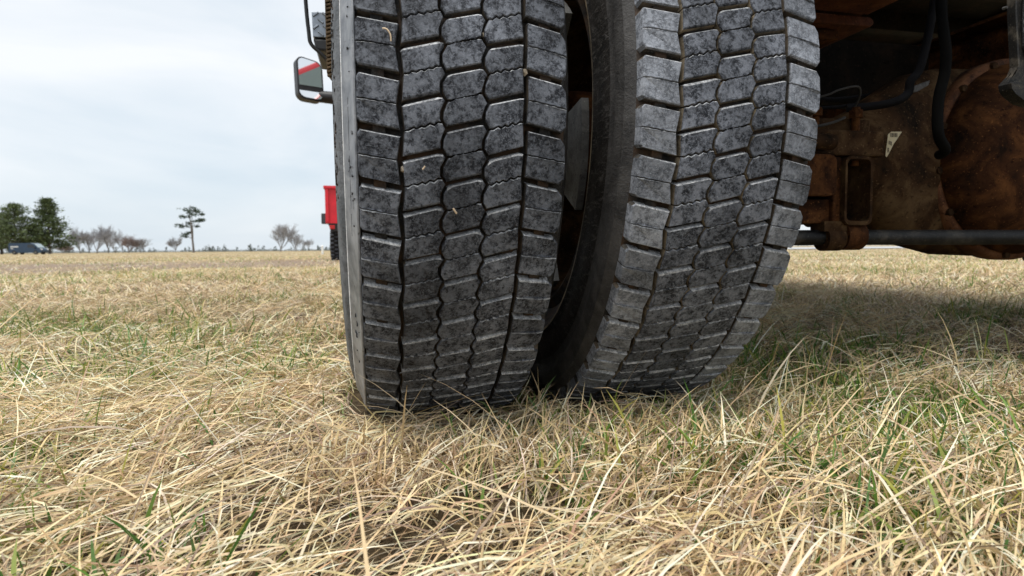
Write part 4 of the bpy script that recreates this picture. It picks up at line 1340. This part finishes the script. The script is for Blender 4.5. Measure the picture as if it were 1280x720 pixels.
bare_tree(372, 185, 6.0, 0.5, "smaller pale bare tree right of the large round bare tree", 42, MAT['twig'], 2)
bare_tree(382, 190, 4.5, 0.6, "lowest bare tree right of the large round bare tree", 43, MAT['twig'], 2)
bare_tree(221, 230, 6.2, 0.6, "faint distant bare tree left of the lone pine", 44, MAT['twig'], 1)

def treeline():
    rnd = random.Random(77)
    vs, fs, ti = [], [], []
    for k in range(800):
        px = rnd.uniform(-40, 440) if k < 650 else rnd.uniform(960, 1330)
        d = rnd.uniform(330, 430)
        low = rnd.random() < 0.82
        h = rnd.uniform(0.5, 1.3) if low else max(0.7, rnd.gauss(1.9, 1.0)); w = h * (rnd.uniform(0.9, 2.6) if low else rnd.uniform(0.16, 0.34))
        cx, cy = polar(px, d)
        tone = rnd.random()
        for q in range(46):
            f = rnd.random() ** 1.4
            rr = w * (1 - f) ** 0.7
            p = Vector((cx + rnd.gauss(0, rr), cy + rnd.gauss(0, rr), f * h))
            s = h * 0.13
            b = len(vs)
            for _ in range(3): vs.append(p + Vector((rnd.gauss(0, s), rnd.gauss(0, s), rnd.gauss(0, s))))
            fs.append((b, b + 1, b + 2)); ti.append(tone * 0.7 + 0.3 * rnd.random())
    o = mesh_obj("distant_treeline", vs, fs, leaf_mat("distant_foliage", (0.10, 0.13, 0.12), (0.22, 0.23, 0.23)))  # bluish-grey paleness stands for distance haze, put into the foliage colour
    at = o.data.attributes.new("tint", 'FLOAT', 'FACE'); at.data.foreach_set("value", ti)
    tag(o, "thin line of tiny far trees along the horizon", "treeline", kind="stuff")
treeline()

x0, y0 = polar(404, 44)
t = empty("marker_post", (x0, y0, 0)); tag(t, "short white marker post in the field left of the red dump truck", "post")
bm = bmesh.new(); add_tube(bm, [(0, 0, -0.1), (0, 0, 0.55)], 0.075, 12); bm_obj("shaft", bm, MAT['white'], t, True)
bm = bmesh.new(); add_tube(bm, [(0, 0, 0.55), (0, 0, 0.60), (0, 0, 0.64)], [0.095, 0.095, 0.03], 12); bm_obj("cap", bm, MAT['white'], t)

# ------------------------------------------------------------------ grass
def grass_mat(name, rough=0.6, trans=0.25):
    m = bpy.data.materials.new(name); m.use_nodes = True
    nt = m.node_tree; b = nt.nodes["Principled BSDF"]; out = nt.nodes["Material Output"]
    a = nt.nodes.new("ShaderNodeAttribute"); a.attribute_name = "blade"
    nt.links.new(a.outputs["Color"], b.inputs["Base Color"])
    b.inputs["Roughness"].default_value = rough
    b.inputs["Specular IOR Level"].default_value = 0.35
    tr = nt.nodes.new("ShaderNodeBsdfTranslucent"); nt.links.new(a.outputs["Color"], tr.inputs["Color"])
    mx = nt.nodes.new("ShaderNodeMixShader"); mx.inputs[0].default_value = trans
    nt.links.new(b.outputs[0], mx.inputs[1]); nt.links.new(tr.outputs[0], mx.inputs[2])
    nt.links.new(mx.outputs[0], out.inputs["Surface"])
    return m
MAT['straw'] = grass_mat("dry_straw", 0.5, 0.12)
MAT['green'] = grass_mat("green_blade", 0.5, 0.3)

STRAW = np.array([(0.74, 0.59, 0.37), (0.80, 0.69, 0.475), (0.67, 0.51, 0.285), (0.83, 0.735, 0.555), (0.46, 0.32, 0.19), (0.72, 0.56, 0.31), (0.30, 0.22, 0.155), (0.64, 0.49, 0.27)])
GREEN = np.array([(0.10, 0.21, 0.03), (0.16, 0.27, 0.05), (0.07, 0.155, 0.03), (0.26, 0.32, 0.07), (0.13, 0.24, 0.075), (0.38, 0.36, 0.08)])

def place(n, r0, r1, half=0.98, power=1.0):
    """random spots in a wedge in front of the camera"""
    r = np.sqrt(r0 ** 2 + (r1 ** 2 - r0 ** 2) * rng.random(n) ** power)
    a = YAW + (rng.random(n) * 2 - 1) * half
    return r * np.sin(a), r * np.cos(a)

def blades(x, y, L, w0, e0, bend, az, lift, seg, colr, az_drift=0.22, clamp=True):
    n = len(x)
    pts = np.zeros((n, seg + 1, 3))
    z0 = gz(x, y)
    pts[:, 0] = np.stack([x, y, z0 - 0.003], -1)
    dl = (L / seg)[:, None]
    cur = pts[:, 0].copy()
    drift = (rng.normal(0, az_drift, n))
    for k in range(seg):
        f = (k + 0.5) / seg
        e = e0 - bend * f ** 1.2
        a = az + drift * f
        step = np.stack([np.cos(e) * np.cos(a), np.cos(e) * np.sin(a), np.sin(e)], -1) * dl
        cur = cur + step
        if clamp:
            floor = gz(cur[:, 0], cur[:, 1]) + lift * min(1.0, (k + 1) / 2.0)
            cur[:, 2] = np.maximum(cur[:, 2], floor)
        pts[:, k + 1] = cur
    tan = np.gradient(pts, axis=1)
    tan /= np.linalg.norm(tan, axis=2, keepdims=True) + 1e-9
    up = np.array([0, 0, 1.0]); side = np.cross(tan, up); side /= np.linalg.norm(side, axis=2, keepdims=True) + 1e-6
    nor = np.cross(side, tan)
    roll = rng.uniform(-0.9, 0.9, n)[:, None, None] + np.linspace(0, 1, seg + 1)[None, :, None] * rng.normal(0, 0.6, n)[:, None, None]
    wd = side * np.cos(roll) + nor * np.sin(roll)
    t = np.linspace(0, 1, seg + 1)
    prof = (0.75 + 0.5 * t) * (1 - t ** 2.6) + 0.04
    half = (w0[:, None] * 0.5 * prof[None, :])[:, :, None]
    return pts - wd * half, pts + wd * half, colr

def tyre_mask(x, y):
    """spots covered by the contact patches"""
    m = np.zeros(len(x), bool)
    for X, hw in ((0.1084, 0.128), (0.4628, 0.135), (2.27, 0.15), (2.62, 0.15)):
        m |= (np.abs(x - X) < hw) & (np.abs(y - 1.2) < 0.215)
    return m

def hits_tyre(P):
    bad = np.zeros(P.shape[0], bool)
    for X, hw in ((0.1084, 0.148), (0.4628, 0.158)):
        d2 = (P[..., 1] - 1.2006) ** 2 + (P[..., 2] - 0.485) ** 2
        bad |= ((np.abs(P[..., 0] - X) < hw) & (d2 < 0.499 ** 2)).any(axis=1)
    return bad

def build_grass(name, parts, mat, label, thin=0):
    VV, FF, CC = [], [], []
    base = 0
    for (A, B, colr) in parts:
        mid = 0.5 * (A + B)
        near = np.hypot(mid[:, 0, 0], mid[:, 0, 1]) < 2.5
        bad = near & (hits_tyre(mid) | tyre_mask(mid[:, 0, 0], mid[:, 0, 1]))
        # keep the lens clear
        bad |= (np.linalg.norm(mid - np.array([0, 0, CAM_H]), axis=2) < 0.27).any(axis=1)
        wx, wy = mid[:, 0, 0], mid[:, 0, 1]
        bad |= rng.random(len(wx)) < 0.88 * track(wx, wy) * np.clip(0.35 + vnoise(wx * 0.8, wy * 0.8, 61) * 1.2, 0, 1)
        # thin spots where soil and green show
        bad |= (rng.random(len(wx)) < 0.70 * np.clip((0.47 - vnoise(wx * 6.5, wy * 6.5, 63)) * 6, 0, 1)) & (np.hypot(wx, wy) < 3.0) & (thin > 0)
        A, B, colr = A[~bad], B[~bad], colr[~bad]
        n, s, _ = A.shape
        V = np.stack([A, B], 2).reshape(n, s * 2, 3)
        idx = (np.arange(n) * s * 2)[:, None] + base
        k = np.arange(s - 1)[None, :] * 2
        q = np.stack([idx + k, idx + k + 1, idx + k + 3, idx + k + 2], -1).reshape(-1, 4)
        VV.append(V.reshape(-1, 3)); FF.append(q)
        CC.append(np.repeat(colr, s * 2, axis=0))
        base += n * s * 2
    V = np.concatenate(VV); F = np.concatenate(FF); C = np.concatenate(CC)
    me = bpy.data.meshes.new(name)
    me.vertices.add(len(V)); me.vertices.foreach_set("co", V.astype(np.float32).ravel())
    me.loops.add(len(F) * 4); me.loops.foreach_set("vertex_index", F.astype(np.int32).ravel())
    me.polygons.add(len(F))
    me.polygons.foreach_set("loop_start", np.arange(0, len(F) * 4, 4, dtype=np.int32))
    me.polygons.foreach_set("loop_total", np.full(len(F), 4, dtype=np.int32))
    me.polygons.foreach_set("use_smooth", np.ones(len(F), bool))
    me.update(calc_edges=True)
    at = me.color_attributes.new("blade", 'FLOAT_COLOR', 'POINT')
    rgba = np.concatenate([C, np.ones((len(C), 1))], 1)
    at.data.foreach_set("color", rgba.astype(np.float32).ravel())
    me.materials.append(mat)
    me.validate()
    o = link(bpy.data.objects.new(name, me))
    tag(o, label, "grass", kind="stuff")
    return o

def pick(pal, n, x, y, probs=None):
    c = pal[rng.choice(len(pal), n, p=probs)]
    tone = 0.82 + 0.36 * vnoise(x * 1.3, y * 1.3, 21) + rng.normal(0, 0.07, n)
    return np.clip(c * tone[:, None] * (1 + rng.normal(0, 0.04, (n, 3))), 0.01, 0.8)

def flow(x, y):
    """which way the old grass has been laid: long swaths, roughly along the picture's width"""
    return 0.25 + (vnoise(x * 1.3, y * 1.3, 31) - 0.5) * 2.6 + (vnoise(x * 4.0, y * 4.0, 33) - 0.5) * 1.5

def greenness(x, y):
    g = vnoise(x * 1.7, y * 1.7, 41) * 0.6 + vnoise(x * 5.5, y * 5.5, 43) * 0.4
    return g

dry, grn = [], []
# --- near mat of lying straw
def straw_band(n, r0, r1, seg, wmul, lmul, power=1.0):
    x, y = place(n, r0, r1, power=power)
    az = flow(x, y) + rng.normal(0, 0.42, n) + np.where(rng.random(n) < 0.5, PI, 0)
    L = np.clip(rng.lognormal(math.log(0.088 * lmul), 0.45, n), 0.03, 0.26)
    w = rng.uniform(0.0010, 0.0030, n) * wmul
    e0 = np.radians(np.clip(rng.normal(20, 15, n), 1, 70)); bend = np.radians(rng.uniform(10, 60, n))
    lift = rng.random(n) ** 1.25 * 0.042
    dry.append(blades(x, y, L, w, e0, bend, az, lift, seg, pick(STRAW, n, x, y)))
def arch_band(n, r0, r1, seg, wmul, lmul):
    x, y = place(n, r0, r1)
    az = rng.uniform(0, 2 * PI, n)
    L = np.clip(rng.lognormal(math.log(0.085 * lmul), 0.38, n), 0.03, 0.22)
    w = rng.uniform(0.0011, 0.0030, n) * wmul
    e0 = np.radians(np.clip(rng.normal(34, 15, n), 6, 64)); bend = np.radians(rng.uniform(5, 60, n))
    lift = rng.random(n) * 0.030 + 0.004
    dry.append(blades(x, y, L, w, e0, bend, az, lift, seg, pick(STRAW, n, x, y)))
def green_band(n, r0, r1, seg, wmul, lmul, thr=0.5):
    x, y = place(n, r0, r1)
    hole = np.clip((0.50 - vnoise(x * 6.5, y * 6.5, 63)) * 4, 0, 1) * (np.hypot(x, y) < 3.0)
    keep = greenness(x, y) + rng.normal(0, 0.09, n) + 0.055 * hole > thr
    x, y = x[keep], y[keep]; n = len(x)
    az = rng.uniform(0, 2 * PI, n)
    L = np.clip(rng.lognormal(math.log(0.052 * lmul), 0.40, n), 0.02, 0.14)
    w = rng.uniform(0.0018, 0.0042, n) * wmul
    e0 = np.radians(np.clip(rng.normal(66, 14, n), 25, 88)); bend = np.radians(rng.uniform(5, 60, n))
    grn.append(blades(x, y, L, w, e0, bend, az, np.full(n, 0.002), seg, pick(GREEN, n, x, y)))

straw_band(31000, 0.16, 1.5, 5, 1.08, 0.98)
arch_band(9000, 0.16, 1.5, 5, 1.0, 1.0)
green_band(30000, 0.16, 1.5, 4, 1.15, 0.75, 0.56)
straw_band(60000, 1.4, 4.2, 4, 1.25, 1.0)
arch_band(26000, 1.4, 4.2, 4, 1.2, 0.85)
green_band(70000, 1.4, 4.2, 3, 1.2, 0.9, 0.585)
straw_band(60000, 4.0, 10.5, 3, 2.2, 1.0)
arch_band(50000, 4.0, 10.5, 3, 2.0, 0.85)
green_band(50000, 4.0, 10.5, 2, 2.2, 0.95, 0.555)
arch_band(90000, 10.0, 30.0, 2, 4.5, 0.7)
green_band(30000, 10.0, 30.0, 2, 4.5, 1.0, 0.55)
arch_band(60000, 29.0, 85.0, 2, 10.0, 0.7)
def stalks(n):
    x = rng.uniform(-0.14, 0.75, n); y = rng.uniform(0.66, 0.93, n)
    az = rng.uniform(0, 2 * PI, n)
    L = rng.uniform(0.05, 0.14, n); w = rng.uniform(0.0011, 0.0021, n)
    e0 = np.radians(rng.uniform(15, 62, n)); bend = np.radians(rng.uniform(0, 70, n))
    dry.append(blades(x, y, L, w, e0, bend, az, np.full(n, 0.012), 7, pick(STRAW, n, x, y)))
stalks(700)
build_grass("dry_grass", dry, MAT['straw'], "matted pale dry straw grass covering the field", 1)
build_grass("green_grass", grn, MAT['green'], "short green blades growing up through the dry straw")
